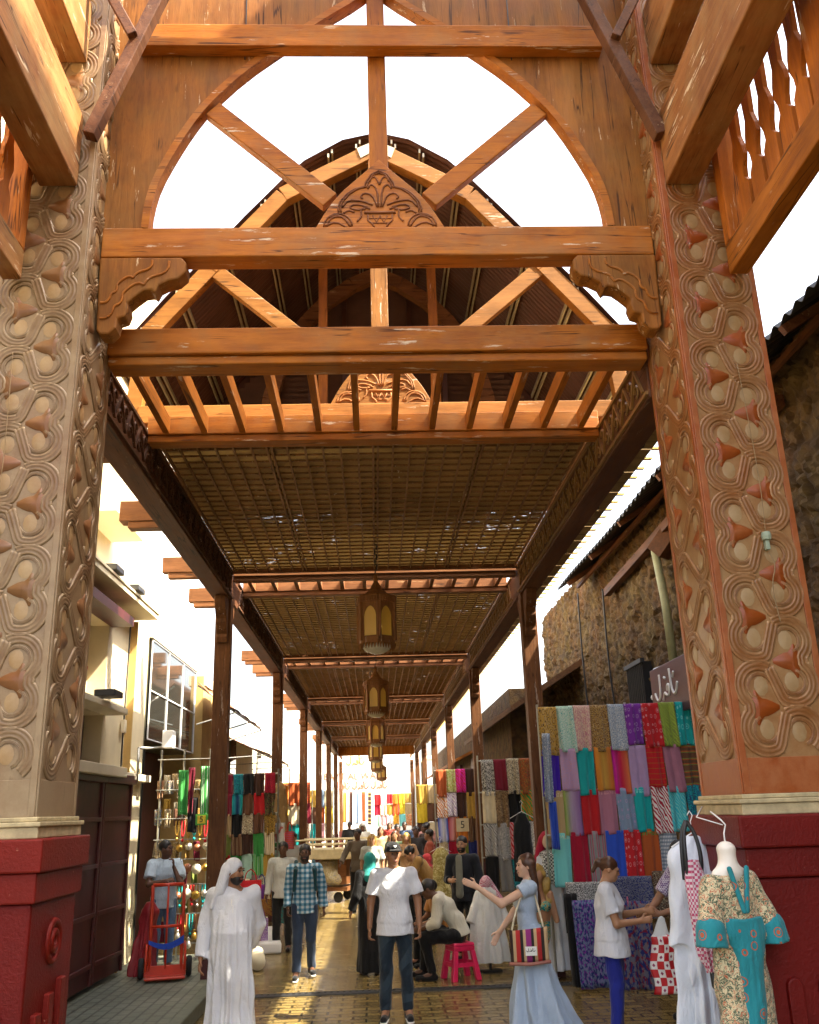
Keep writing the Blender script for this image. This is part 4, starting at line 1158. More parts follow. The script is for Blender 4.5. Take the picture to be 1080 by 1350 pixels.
# ------------------------------------------------------------------ right side: rough stone building
W = thing('stone_building', 'rough brown coral stone building behind the scarves with a corrugated awning roof', 'building')
b = MB()
def wallfn(u, v):
    y = -8.0 + u * 32.3; z = v * 6.9
    n = noise.fractal(Vector((y * 1.1, z * 1.1, 3.1)), 1.0, 2.1, 5) * .04
    c = noise.cell(Vector((y * 4.2 + noise.noise(Vector((y, z, 0))) * 1.5, z * 5.2 + noise.noise(Vector((z * 2, y * 2, 5))) * .9, 0))) * .04
    d = noise.voronoi(Vector((y * 4.5, z * 5.5, 1.0)))[0]
    return (4.62 - n - c - .05 * min(1, (d[1] - d[0]) * 4), y, z)
b.sheet(wallfn, 560, 130); b.build('wall', STONE, W)
b = MB(); b.box(4.75, 9, -8, 24.25, 0, 6.85); b.build('wall_core', STONE, W)
b = MB(); b.box(4.76, 9.5, -8, 5.0, 6.851, 16); b.build('unseen_shade_block', OCHRE, W)  # unseen block added to keep the sun off the gate and foreground
b = MB()
def aw(u, v):
    y = 3 + u * 15.5; x = 3.88 + v * 1.15
    return (x, y, 6.35 + v * .75 + .035 * math.sin(u * 2 * PI * 15.5 / .24) + .03 * math.sin(y * .8))
b.sheet(aw, 460, 6, .008); b.build('corrugated_awning', SHEETD, W, True)
b = MB()
for y in (7.5, 9.4, 11.5, 13.6, 15.6, 17.6): b.bar((3.9, y, 6.27), (4.9, y, 6.9), .07, .09)
b.bar((4.3, 3, 6.42), (4.3, 18.5, 6.42), .05, .07); b.build('rafter', WD, W)
b = MB(); b.bar((4.4, 13.4, 5.72), (4.6, 13.2, 6.0), .3, .26); b.bar((4.45, 16.8, 5.9), (4.5, 9, 6.25), .12, .14); b.build('timber_lintel', WD, W)
b = MB(); b.box(4.44, 4.6, 15.0, 15.95, 3.3, 4.32); b.build('window', BLACK, W)
w_ = W.children[-1]
b = MB()
for i in range(9): b.tube([(4.43, 15.06 + i * .104, 3.3), (4.43, 15.06 + i * .104, 4.3)], .014, 5)
b.box(4.4, 4.47, 14.95, 16.0, 4.3, 4.37); b.build('window_bar', IRON, w_)
t = thing('drain_pipe', 'pale green vertical drain pipe on the rough stone wall', 'pipe')
b = MB(); b.tube([(4.34, 13.36, 5.85), (4.36, 13.2, 4.9), (4.36, 13.15, 3.95)], .062, 10); b.build('pipe', plain('greenish_pipe', (.34, .33, .16), .6), t, True)
t = thing('water_pipe', 'thin white elbow pipe with a valve above the scarf rack', 'pipe')
b = MB(); b.tube([(4.3, 12.6, 3.98), (4.3, 13.9, 4.02), (4.3, 14.0, 3.99), (4.3, 14.02, 3.6)], .025, 8); b.build('pipe', WHITEP, t, True)
b = MB(); b.tube([(4.28, 13.85, 3.6), (4.28, 13.8, 3.1)], .06, 10); b.tube([(4.28, 13.6, 3.62), (4.28, 14.05, 3.62)], .045, 8); b.build('valve', WHITEP, t, True)
for y, z0, z1, nm in ((19.0, 3.2, 6.4, 'far'), (16.9, 3.3, 6.0, 'near')):
    t = thing('wall_cable', f'thin dark cable running down the stone wall, the {nm}er one'.replace('nearer', 'nearer').replace('farer', 'farther'), 'cable')
    b = MB(); b.tube(smooth_path([(4.4, y, z1), (4.4, y + .1, (z0 + z1) / 2), (4.4, y - .15, z0)], 2), .018, 6); b.build('cable', BLACK, t, True)
# maroon shop sign with white script
t = thing('shop_sign', 'dark maroon sign with white script lettering half hidden behind the right pillar', 'sign', (4.2, 13.0, 3.62))
b = MB(); b.box(-.03, .03, -.95, .75, -.36, .36); b.build('board', SIGNRED, t, bevel=.006)
b = MB()
def script(b, org, ux, uz, strokes, r):
    for s_ in strokes:
        b.tube([Vector(org) + Vector(ux) * p[0] + Vector(uz) * p[1] for p in smooth_path(s_, 2)], r, 6)
ARAB = [[(0, 0), (.05, -.1), (.14, -.1), (.18, 0), (.18, .22)], [(.24, -.12), (.3, -.02), (.36, -.08), (.44, -.08), (.46, .04), (.4, .06), (.38, -.02)], [(.5, .24), (.52, -.02), (.58, -.1), (.66, -.06), (.7, .04)], [(.1, -.2), (.12, -.22)], [(.58, .12), (.62, .18)], [(.32, .16), (.36, .14)]]
script(b, (-.035, .55, 0), (0, -1, 0), (0, 0, 1), [[(x * 1.5, z * 1.1) for x, z in s_] for s_ in ARAB], .02); b.build('lettering', WHITEP, t, True)
t = thing('globe_bracket', 'small pale ring bracket on the stone wall above the scarf rack', 'bracket', (4.4, 14.6, 3.35))
b = MB(); b.tube([(0, .09 * math.cos(i * .52), .09 * math.sin(i * .52)) for i in range(12)], .025, 8, True); b.build('ring', WHITEP, t, True)

# second building on the right down the lane
W2 = thing('mud_brick_building', 'brown mud brick building farther down the right side under a dark sloping roof', 'building')
b = MB(); b.box(3.6, 9, 24.6, 60, 0, 5.1); b.build('wall', OCHRE if False else STONE, W2)
b = MB(); b.prism([(0, 0), (2.2, 1.3), (2.2, 1.45), (0, .12)], (2.95, 20.0, 4.05), (1, 0, 0), (0, 0, 1), (0, 11, 0)); b.build('roof', wood('shade_roof_boards', (.1, .045, .02), (.16, .075, .03), 'y'), W2)
for i in range(4):
    b = MB(); b.box(3.5, 3.61, 33 + i * 6, 34.6 + i * 6, 1.2, 3.8); b.build('shop_opening', DKRED, W2)
b = MB(); b.prism([(0, 0), (2.2, 1.0), (2.2, 1.12), (0, .1)], (2.9, 34.0, 3.7), (1, 0, 0), (0, 0, 1), (0, 22, 0)); b.build('roof', WOY, W2)

# plank eaves hung outside the right canopy beam
E_ = thing('eaves_boarding', 'boarded eaves with small round spotlights outside the right canopy beam', 'eaves')
b = MB()
for i in range(66):
    y = 7.2 + i * .66; b.box(2.4, 2.86, y, y + .64, 5.5, 5.53)
b.build('boarding', wood('eaves_board', (.26, .17, .07), (.4, .28, .13), 'x'), E_)
b = MB()
for i in range(150):
    y = 7.2 + i * .29; b.bar((2.6, y, 5.57), (3.02, y + .1, 5.6), .05, .02)
b.build('bamboo_edge', wood('bamboo_strip', (.5, .34, .09), (.66, .48, .16), 'x'), E_)
for i in range(9):
    v = Vol(.012); v.ell((2.6, 8.1 + i * 1.9, 5.40), (.065, .065, .065), 0); v.build('spotlight', BLACK, E_)

# ------------------------------------------------------------------ left side: beige shop building
L = thing('beige_building', 'beige rendered shop building with a lettered sign niche on the left', 'building')
def wall_x(x, rects, y0, y1, z0, z1, thick=.25):
    """wall at x (facing +x) with rectangular openings, as butted boxes"""
    b = MB(); ys = sorted({y0, y1, *[r[0] for r in rects], *[r[1] for r in rects]})
    for ya, yb in zip(ys[:-1], ys[1:]):
        cuts = sorted([(r[2], r[3]) for r in rects if r[0] <= ya and r[1] >= yb]); z = z0
        for c0, c1 in cuts:
            if c0 > z: b.box(x - thick, x, ya, yb, z, c0)
            z = c1
        if z < z1: b.box(x - thick, x, ya, yb, z, z1)
    return b
wall_x(-3.6, [(8.0, 13.05, 0.1, 2.62), (8.5, 12.5, 2.78, 3.42), (8.5, 12.5, 3.5, 4.62)], 3, 14.75, 0, 10.5).build('wall', BEIGE, L)
b = MB(); b.box(-6, -3.86, 3, 14.7, 0, 10.4); b.build('wall_core', OCHRE, L)
b = MB(); b.box(-3.86, -3.85, 8.5, 12.5, 3.5, 4.62); b.build('sign_back', BEIGE2, L)
b = MB(); b.box(-3.86, -3.84, 8.5, 12.5, 2.78, 3.42); b.box(-3.86, -3.84, 8, 13.05, .1, 2.62); b.build('recess', DKRED, L)
b = MB(); b.box(-3.598, -3.3, 8.2, 12.6, 3.42, 3.5); b.box(-3.598, -3.36, 8.2, 13.0, 2.63, 2.76); b.box(-3.598, -3.45, 12.55, 14.75, 2.62, 2.72); b.build('ledge', BEIGE2, L, bevel=.01)
b = MB(); b.box(-3.598, -3.3, 8.4, 12.62, 4.62, 4.74); b.build('ledge', DKRED, L)
b = MB(); b.box(-3.598, -3.22, 8.2, 13.7, 4.93, 5.0); b.box(-3.598, -3.2, 8.2, 13.72, 5.003, 5.03); b.build('ledge', BEIGE, L)
b = MB(); b.box(-3.598, -3.5, 13.62, 13.66, 0.15, 4.9); b.build('joint', OCHRE, L)
b = MB(); b.box(-3.598, -3.15, 10.9, 12.3, 5.75, 7.3); b.build('bay_box', BEIGE2, L)
b = MB()
script(b, (-3.845, 11.5, 4.02), (0, 1, 0), (0, 0, 1), [[(x * 1.3, z * .9) for x, z in s_] for s_ in ARAB], .028); b.build('lettering', plain('red_lettering', (.3, .012, .015), .5), L, True)
for i, (y, z) in enumerate(((11.3, 4.98), (12.4, 4.98), (11.6, 3.52))):
    t = thing('floodlight', ['dark floodlight lying on the upper ledge near the bleached pillar', 'grey floodlight at the outer end of the upper ledge', 'dark floodlight in front of the red lettering'][i], 'floodlight', (-3.3, y, z + .05 if i < 2 else z))
    b = MB(); b.box(-.12, .14, -.18, .18, .02, .1); b.build('lamp_body', IRON, t, bevel=.01)
    b = MB(); b.box(-.1, .12, -.16, .16, .1, .104); b.build('lens', plain('lamp_lens', (.5, .5, .45), .2), t)
# maroon folding doors
for i, (y0, y1, rot) in enumerate(((10.75, 12.35, 0), (12.4, 13.5, -4))):
    t = thing('shop_door', ['tall maroon panelled door leaf nearest the bleached pillar', 'tall maroon panelled door leaf folded back beside the beige corner'][i], 'door', (-3.5, y0, 0.15), R(rot))
    w = y1 - y0
    b = MB(); b.box(-.04, .0, 0, w, .05, 2.4); b.build('leaf', DKRED, t, bevel=.008)
    b = MB()
    for z in (.25, .82, 1.38, 1.93): b.box(.001, .035, .03, w - .03, z, z + .05)
    b.box(.001, .03, 0, .05, .05, 2.4); b.box(.001, .03, w - .05, w, .05, 2.4); b.box(-.04, .07, -.02, w + .02, 2.401, 2.47); b.box(-.04, .05, -.0, w, 2.471, 2.52)
    b.build('rail', DKRED2, t, bevel=.006)
t = thing('wall_lamp', 'small white box lamp on an arm at the corner of the beige building', 'lamp', (-3.45, 14.4, 3.1))
b = MB(); b.tube([(0, -.5, -.02), (.1, -.1, 0), (.3, 0, .02)], .02, 6); b.tube([(0, -.5, -.02), (0, -.5, -.5)], .02, 6); b.build('arm', GALV, t, True)
b = MB(); b.box(.24, .4, -.1, .12, .0, .26); b.build('lamp_body', WHITEP, t, bevel=.01)
t = thing('junction_box', 'small pale junction box with a cable on the beige wall', 'junction box', (-3.58, 13.4, 3.35))
b = MB(); b.box(0, .05, -.06, .06, -.09, .09); b.build('box', BEIGE2, t, bevel=.006)
b = MB(); b.tube([(.02, 0, -.09), (.02, .01, -1.0), (.02, 0, -3)], .012, 5); b.tube([(.02, 0, .09), (.02, .03, 1.5)], .012, 5); b.build('cable', IRON, t)

# glass fronted building
GB = thing('glass_building', 'dark glass fronted building with thin white glazing bars beyond the beige shop', 'building')
b = MB(); b.box(-7, -3.72, 15.25, 19.2, 3.3, 4.95); b.build('wall', plain('olive_cladding', (.1, .09, .045), .4), GB)
b = MB(); b.box(-3.715, -3.68, 15.3, 19.15, 3.32, 4.93); b.build('glazing', GLASSD, GB)
b = MB()
for y in (15.3, 16.6, 17.9, 19.15): b.box(-3.679, -3.66, y - .01, y + .01, 3.32, 4.93)
for z in (3.32, 4.1, 4.93): b.box(-3.679, -3.66, 15.3, 19.15, z - .009, z + .009)
b.build('glazing_bar', WHITEP, GB)
b = MB(); b.box(-7, -3.64, 15.2, 19.25, 4.951, 5.1); b.build('roof_edge', BEIGE2, GB)
b = MB(); b.box(-7, -4.3, 15.2, 24, 0, 3.29); b.build('shop_interior', DKRED, GB)
b = MB(); b.box(-4.4, -3.7, 15.0, 15.22, 0, 4.6); b.build('side_wall', plain('olive_side', (.085, .07, .03), .6), GB)
B3 = thing('ochre_building', 'plain ochre rendered building beyond the glass front on the left', 'building')
b = MB(); b.box(-7, -3.55, 19.4, 21.2, 0, 4.9); b.build('wall', OCHRE, B3)
b = MB(); b.box(-3.549, -3.5, 19.4, 21.2, 4.7, 4.9); b.build('cornice', BEIGE2, B3)
TW = thing('tall_pale_block', 'tall pale rendered block rising behind the left shops', 'building')
b = MB(); b.box(-8.5, -5.0, 17, 26, 5.11, 13); b.build('wall', WHITE_W, TW)
b = MB(); b.box(-4.999, -4.9, 17.0, 18.2, 5.12, 13); b.build('pilaster', BEIGE, TW)
B4 = thing('pale_shop_row', 'pale rendered row of shops continuing down the left side of the lane', 'building')
b = MB(); b.box(-8, -4.0, 24.2, 56, 0, 4.4); b.build('wall', BEIGE2, B4)
for i in range(5):
    y = 25 + i * 6
    b = MB(); b.box(-3.999, -3.93, y, y + 4.4, 0.1, 2.9); b.build('shop_opening', DKRED, B4)
    b = MB(); b.box(-3.999, -3.95, y + 1, y + 2, 3.2, 4.1); b.build('window', GLASSD, B4)

def awning(label, x0, x1, y0, y1, z0, z1, mat):
    t = thing('canvas_awning', label, 'awning', (0, 0, 0), 0)
    b = MB(); b.sheet(lambda u, v: (x0 + (x1 - x0) * v, y0 + (y1 - y0) * u, z0 + (z1 - z0) * v - .06 * math.sin(PI * v) + .02 * math.sin(u * 20)), 24, 6, .012); b.build('canvas', mat, t, True)
    b = MB()
    for y in (y0 + .05, (y0 + y1) / 2, y1 - .05): b.tube([(x0, y, z0 - .05), (x1, y, z1 - .03)], .018, 6); b.tube([(x0, y, z0 - .8), (x1, y, z1 - .04)], .015, 6)
    b.tube([(x1, y0 + .05, z1 - .035), (x1, y1 - .05, z1 - .035)], .015, 6); b.build('frame', GALV, t)
awning('brown canvas awning sloping over the stalls behind the first left post', -3.45, -2.7, 18.2, 22.5, 4.6, 4.05, CANVAS)
awning('second brown canvas awning farther down the left side of the lane', -4.2, -2.8, 24.5, 31, 4.3, 3.6, CANVAS)

# ------------------------------------------------------------------ far end
FW = thing('white_end_building', 'sunlit white building closing the far end of the lane with red and gold sign writing', 'building')
b = MB(); b.box(-9, 3.2, 66, 72, 0, 9.5); b.build('wall', WHITE_W, FW)
def text_mesh(txt, size, depth=.02):
    c = bpy.data.curves.new('t', 'FONT'); c.body = txt; c.size = size; c.extrude = depth; c.align_x = 'CENTER'; c.align_y = 'CENTER'; c.resolution_u = 2
    o = bpy.data.objects.new('t', c); C.objects.link(o); dg = bpy.context.evaluated_depsgraph_get()
    me = bpy.data.meshes.new_from_object(o.evaluated_get(dg)); bpy.data.objects.remove(o); bpy.data.curves.remove(c)
    return me
def put_text(name, txt, size, loc, rot, mat, parent, depth=.01):
    o = link_mesh(name, text_mesh(txt, size, depth), mat, parent); o.location = loc; o.rotation_euler = rot
    return o
ST = plain('sign_letter_red', (.45, .16, .08), .5); SG = plain('sign_letter_gold', (.55, .36, .1), .5)
put_text('lettering', 'BAYT AL WAKIL', .62, (-1.35, 65.97, 4.42), (PI / 2, 0, 0), ST, FW, .03)
b = MB(); script(b, (-2.9, 65.96, 3.75), (1, 0, 0), (0, 0, 1), [[(x * 1.6 + k * 1.3, z * 1.5) for x, z in s_] for k in range(3) for s_ in ARAB], .05); b.build('script_lettering', ST, FW)
b = MB(); script(b, (-2.0, 65.96, 5.4), (1, 0, 0), (0, 0, 1), [[(x * 1.8, z * 1.8) for x, z in s_] for s_ in ARAB], .06); b.build('emblem', SG, FW)
t = thing('pale_end_house', 'pale low house at the far right end of the lane', 'building')
b = MB(); b.box(3.3, 14, 62, 70, 0, 5.2); b.build('wall', WHITE_W, t)
b = MB(); b.box(3.25, 14.05, 61.9, 70.05, 5.21, 5.45); b.build('parapet', BEIGE2, t)
# ------------------------------------------------------------------ cloth helpers
def scarf_mesh(w, h, seed, back=.5):
    rnd = random.Random(seed); a = [rnd.uniform(0, 6.3) for _ in range(4)]; am = rnd.uniform(.013, .028)
    b = MB()
    def fn(u, v):
        L = h * (1 + back); s = v * L            # length along the cloth, from front hem up and over
        x = (u - .5) * w * (1 + .02 * math.sin(a[0] + v * 5)); fold = am * (math.sin(u * 9 + a[1]) + .6 * math.sin(u * 17 + a[2] + v * 2))
        if s < h: f = 1 - s / h; return (x + .012 * math.sin(a[3]) * f, -.028 - fold * (.35 + f) - .01 * f, s - h + .006 * math.sin(u * 5 + a[0]) * f)
        q = s - h; th = min(PI, q / .025)
        if th < PI: return (x, -.025 * math.cos(th) - .003 - fold * .35, .025 * math.sin(th))
        return (x, .025 + fold * .3, -(q - PI * .025))
    b.sheet(fn, 14, 22, .004)
    return b.mesh('scarf')
SCM = {}
def scarf(name, x, y, z, w, h, mat, label, cat='scarf', group=None, rz=0.0, seed=0):
    key = (round(w, 2), round(h, 2), seed % 6)
    if key not in SCM: SCM[key] = scarf_mesh(w, h, seed); SCM[key].materials.append(mat); SCM[key].polygons.foreach_set('use_smooth', [True] * len(SCM[key].polygons))
    o = bpy.data.objects.new(name, SCM[key]); C.objects.link(o); rv = random.Random(x * 91 + z * 37 + y); o.location = (x, y, z); o.rotation_euler = (rv.uniform(-.03, .05), rv.uniform(-.025, .025), rz + rv.uniform(-.07, .07)); o.scale = (rv.uniform(.94, 1.03), 1, rv.uniform(.92, 1.1))
    o.material_slots[0].link = 'OBJECT'; o.material_slots[0].material = mat
    return tag(o, label, cat, group)
K = {'red': (.5, .015, .02), 'crimson': (.4, .01, .035), 'teal': (.01, .36, .36), 'aqua': (.2, .62, .6), 'turq': (.03, .48, .58), 'blue': (.03, .09, .55), 'navy': (.02, .03, .16), 'indigo': (.07, .02, .5),
     'lilac': (.45, .3, .5), 'mauve': (.42, .17, .24), 'pink': (.62, .3, .32), 'magenta': (.6, .02, .35), 'orange': (.65, .2, .02), 'gold': (.5, .3, .05), 'cream': (.72, .62, .42), 'tan': (.5, .36, .18),
     'brown': (.14, .06, .03), 'choc': (.06, .025, .015), 'black': (.012, .012, .013), 'grey': (.25, .25, .25), 'greyblue': (.22, .3, .42), 'white': (.8, .78, .74), 'olive': (.2, .24, .05), 'green': (.05, .3, .06), 'lime': (.3, .42, .05), 'purple': (.18, .03, .3), 'wine': (.2, .012, .03), 'rust': (.42, .09, .02), 'mint': (.45, .68, .55), 'yellow': (.7, .5, .03)}
def F(c1, pat='plain', c2=None, c3=None, s=1.0): return fabric(K[c1], K[c2] if c2 else None, pat, s, K[c3] if c3 else None)
rows = [
 [('gold and black paisley', F('gold', 'swirl', 'choc', 'tan')), ('mint and brown patterned', F('mint', 'paisley', 'teal', 'white', 1.5)), ('pale pink patterned', F('pink', 'floral', 'cream', 'mauve', 1.4)), ('brown paisley with gold hem', F('brown', 'paisley', 'tan', 'gold', 1.3)), ('grey blue patterned', F('greyblue', 'paisley', 'grey', 'white', 1.6)), ('violet dotted', F('purple', 'dots', 'lilac')), ('red dotted', F('red', 'dots', 'pink')), ('lime green zigzag', F('lime', 'zigzag', 'olive', 'green', 1.6)), ('dark teal ringed', F('teal', 'dots', 'aqua', s=.8)), ('navy edged', F('navy', 'paisley', 'black'))],
 [('plain deep indigo', F('indigo')), ('lilac flecked', F('lilac', 'paisley', 'pink', 'lilac', 1.4)), ('plain turquoise green', F('teal')), ('orange and gold shaded', F('orange', 'shade', 'gold', 'rust')), ('magenta to orange shaded', F('magenta', 'shade', 'red', 'orange')), ('pale grey lilac', F('lilac', 'plain')), ('scarlet banded', F('red', 'bands', 'rust', 'red')), ('plain dusky rose', F('mauve')), ('dark tartan', F('brown', 'bands', 'olive', 'rust'))],
 [('tan dotted border', F('tan', 'border', 'cream', 'tan')), ('rainbow dip dyed', F('lime', 'shade', 'lilac', 'purple')), ('plain bright red', F('red', 'border', 'red', 'crimson')), ('plain mauve', F('mauve', 'border', 'mauve', 'pink')), ('slate blue faint floral', F('greyblue', 'dots', 'lilac')), ('plain sea green', F('teal', 'border', 'teal', 'aqua')), ('white and red zigzag', F('crimson', 'zigzag', 'white', s=1.2)), ('turquoise marbled', F('turq', 'zigzag', 'aqua', s=1.6)), ('dark teal', F('teal', 'paisley', 'navy'))],
 [('aqua two tiered', F('aqua', 'border', 'mint', 'aqua')), ('plain wine red', F('crimson')), ('grey and rose striped', F('grey', 'stripes', 'mauve', 'crimson')), ('royal blue', F('blue')), ('red with pink medallion', F('red', 'dots', 'pink', s=1.1)), ('rust and dark green', F('rust', 'border', 'green', 'rust')), ('grey check', F('grey', 'plaid', 'greyblue', 'white'))]]
RK = thing('scarf_rack', 'tall wire rack crowded with rows of coloured scarves beside the right pillar', 'rack', (2.2, 12.45, 0))
b = MB()
for z in (3.32, 2.78, 2.25, 1.73): b.tube([(0, 0, z), (2.38, 0, z + .03)], .012, 6)
for x in (.0, 1.2, 2.38): b.tube([(x, .04, 0), (x, .04, 3.4)], .016, 6)
b.build('rail', GALV, RK)
posn = ['first', 'second', 'third', 'fourth', 'fifth', 'sixth', 'seventh', 'eighth', 'ninth', 'tenth']
rown = ['top', 'second', 'third', 'lowest']
for j, row in enumerate(rows):
    z0 = (3.34, 2.79, 2.26, 1.74)[j]; n = len(row); x0 = (2.3, 2.3, 2.31, 2.36)[j]
    for i, (d, m) in enumerate(row):
        scarf('scarf', x0 + i * .232 + .02, 12.45 - .004 * (i % 2), z0 + .0025 * i, .232, (.54, .545, .54, .62)[j] + .03 * ((i * 7 + j) % 3 == 0), m, f'{d} scarf, {posn[i]} in the {rown[j]} row of the big scarf rack', group='scarves on the big rack', seed=i + j * 3)
scarf('scarf', 2.235, 12.2, 2.98, .1, .85, F('greyblue', 'paisley', 'white', 'navy', 2), 'narrow blue and white patterned scarf hanging at the left edge of the big rack', seed=3)
scarf('scarf', 2.26, 12.22, 2.12, .1, .5, F('blue'), 'narrow bright blue scarf hanging low at the left edge of the big rack', seed=1)
# fringed dark printed cloths below the rack
for i, (x, z, w, h, m, d) in enumerate(((2.6, 1.15, .5, .42, F('black', 'floral', 'white', 'grey', 3), 'black and white fringed cloth under the left half of the big rack'), (3.15, 1.2, .6, .5, F('navy', 'floral', 'grey', 'black', 3), 'dark blue printed cloth under the middle of the big rack'), (3.75, 1.25, .6, .5, F('black', 'floral', 'brown', 'cream', 3), 'black printed cloth with cream flecks under the right half of the big rack'))):
    scarf('fringed_cloth', x, 12.25, z, w, h, m, d, 'cloth', seed=i)
for i, (x, y, z, w, h, m, d) in enumerate(((2.55, 11.9, .98, .42, .95, F('navy', 'swirl', 'purple', 'greyblue', 1.1), 'navy and purple patterned long cloth hanging beside the woman in white'), (2.35, 12.0, 1.05, .16, 1.0, F('black'), 'plain black long cloth hanging left of the navy and purple cloth'), (3.1, 11.9, .95, .4, .9, F('navy', 'swirl', 'wine', 'grey', .7), 'dark navy patterned long cloth hanging behind the checkered bag'))):
    scarf('hanging_cloth', x, y, z, w, h, m, d, 'cloth', seed=i)

# second and third scarf displays farther down
def display(y, x0, z0, w, h, grid, label, names, side):
    t = thing('scarf_stand', label, 'stand', (0, 0, 0), 0)
    n = max(len(r) for r in grid)
    b = MB()
    for j in range(len(grid)): b.tube([(x0 - .05, y, z0 - j * h), (x0 + w * n + .05, y, z0 - j * h + .02)], .012, 6)
    b.tube([(x0 - .05, y + .03, 0), (x0 - .05, y + .03, z0 + .1)], .018, 6); b.tube([(x0 + w * n + .05, y + .03, 0), (x0 + w * n + .05, y + .03, z0 + .1)], .018, 6)
    b.build('rail', GALV, t)
    for j, r in enumerate(grid):
        for i, (d, m) in enumerate(r):
            scarf('scarf', x0 + w * (i + .5), y - .004 * (i % 2), z0 - j * h + .003 * i, w, h * (1.0 if (i + j) % 3 else 1.04), m, f'{d} scarf, {posn[i]} in row {["one", "two", "three", "four", "five"][j]} of {names}', group='scarves on ' + names, seed=i + j)
display(17.5, 1.95, 2.92, .235, .56, [
 [('black and white leopard', F('black', 'floral', 'white', 'grey', 1.4)), ('plain wine', F('wine')), ('cream and black printed', F('cream', 'floral', 'black', 'grey', 1.5)), ('rust printed', F('rust', 'floral', 'brown', 'olive', 1.3)), ('dark green printed', F('black', 'floral', 'green', 'cream', 1.2))],
 [('plain cream fringed', F('cream')), ('brown leopard', F('brown', 'floral', 'tan', 'black', 2)), ('plain black', F('black')), ('green and orange zigzag', F('green', 'zigzag', 'orange')), ('plain vermilion', F('red'))],
 [('black with white sprigs', F('black', 'zigzag', 'white', s=1.5)), ('silver grey fringed', F('grey', 'paisley', 'white', 'grey')), ('red with pale leaves', F('red', 'zigzag', 'pink')), ('pale grey marbled', F('grey', 'swirl', 'white')), ('plain ash', F('grey'))],
 [('black', F('black')), ('charcoal', F('grey')), ('deep petrol', F('teal', 'paisley', 'navy')), ('dark olive', F('olive', 'bands', 'choc', 'brown')), ('dark maroon', F('wine'))]],
 'tall stand of monochrome and red scarves behind the woman in blue', 'the monochrome stand', 1)
display(23.5, 1.5, 3.0, .24, .56, [
 [('rust orange', F('rust')), ('lime printed', F('lime', 'floral', 'cream', 'rust')), ('hot pink', F('magenta', 'zigzag', 'red')), ('black', F('choc')), ('scarlet', F('red'))],
 [('orange printed', F('orange', 'zigzag', 'white')), ('white and violet', F('white', 'zigzag', 'lilac')), ('dark brown', F('choc')), ('mustard', F('gold')), ('straw', F('tan'))],
 [('royal blue', F('blue', 'shade', 'white', 'blue')), ('coral', F('red', 'shade', 'pink', 'orange')), ('burnt orange', F('orange')), ('brown striped', F('brown', 'stripes', 'tan', 'choc')), ('dark patterned', F('choc', 'floral', 'tan', 'olive'))],
 [('cream patterned', F('cream', 'swirl', 'tan')), ('crimson', F('crimson')), ('olive', F('olive')), ('navy', F('navy')), ('red', F('red'))]],
 'stand of orange, pink and blue scarves beyond the second right post', 'the orange and pink stand', 1)
display(33, 1.4, 2.9, .36, .62, [
 [('golden straw', F('gold')), ('tan', F('tan')), ('ochre', F('gold', 'plain'))],
 [('yellow', F('yellow')), ('brown', F('brown')), ('mustard', F('gold', 'floral', 'tan', 'brown'))],
 [('chocolate', F('choc')), ('cream', F('cream')), ('honey', F('tan', 'swirl', 'gold'))],
 [('lemon', F('yellow', 'floral', 'white', 'gold')), ('wine', F('wine')), ('blue', F('blue'))]],
 'stand of golden and brown cloths far along the right side', 'the golden stand', 1)
display(56, -.1, 3.0, .36, .58, [
 [('scarlet', F('red')), ('white', F('white')), ('vivid red', F('red', 'bands', 'crimson', 'red')), ('orange', F('orange')), ('yellow', F('yellow')), ('pale gold', F('gold'))],
 [('crimson', F('crimson')), ('cream', F('cream')), ('gold', F('gold')), ('tomato red', F('red', 'shade', 'orange', 'red')), ('lemon', F('yellow')), ('tan', F('tan'))],
 [('mint', F('mint')), ('pink', F('pink')), ('white printed', F('white', 'floral', 'pink', 'gold')), ('yellow printed', F('yellow', 'floral', 'orange', 'red')), ('aqua', F('aqua')), ('orange printed', F('orange', 'floral', 'cream', 'red'))]],
 'bright scarf stand in the sunlight at the far end of the lane', 'the sunlit far stand', 1)
# left side displays
display(17.2, -2.75, 2.78, .19, .34, [
 [('maroon', F('wine')), ('dark teal', F('teal', 'paisley', 'navy')), ('black', F('black')), ('dark brown', F('choc')), ('dark red', F('crimson', 'paisley', 'wine'))],
 [('dark red', F('wine')), ('blue green', F('teal', 'shade', 'navy', 'teal')), ('brown', F('brown')), ('red', F('red')), ('black printed', F('black', 'floral', 'brown', 'olive'))],
 [('tan striped', F('tan', 'stripes', 'brown', 'tan')), ('black', F('black')), ('cream printed', F('cream', 'floral', 'brown', 'black')), ('brown', F('brown')), ('gold printed', F('gold', 'floral', 'choc', 'black'))],
 [('dark olive', F('olive')), ('brown striped', F('brown', 'stripes', 'choc', 'tan')), ('choc', F('choc')), ('deep green', F('green')), ('pale striped', F('cream', 'stripes', 'brown', 'tan'))],
 [('red', F('red')), ('dark green', F('green', 'plain')), ('pale green', F('mint')), ('leaf green', F('green', 'stripes', 'lime', 'mint')), ('gold', F('gold'))]],
 'dark scarf stand behind the first left post', 'the dark left stand', -1)
display(30, -3.4, 3.0, .34, .62, [
 [('brown', F('brown')), ('orange', F('orange')), ('rust', F('rust')), ('brick red', F('rust', 'bands', 'red', 'brown'))],
 [('green', F('green')), ('yellow', F('yellow')), ('cream', F('cream')), ('wine', F('wine'))],
 [('navy', F('navy')), ('red', F('red')), ('teal', F('teal')), ('white printed', F('white', 'floral', 'rust', 'gold'))]],
 'warm coloured cloth stand far along the left side', 'the warm left stand', -1)
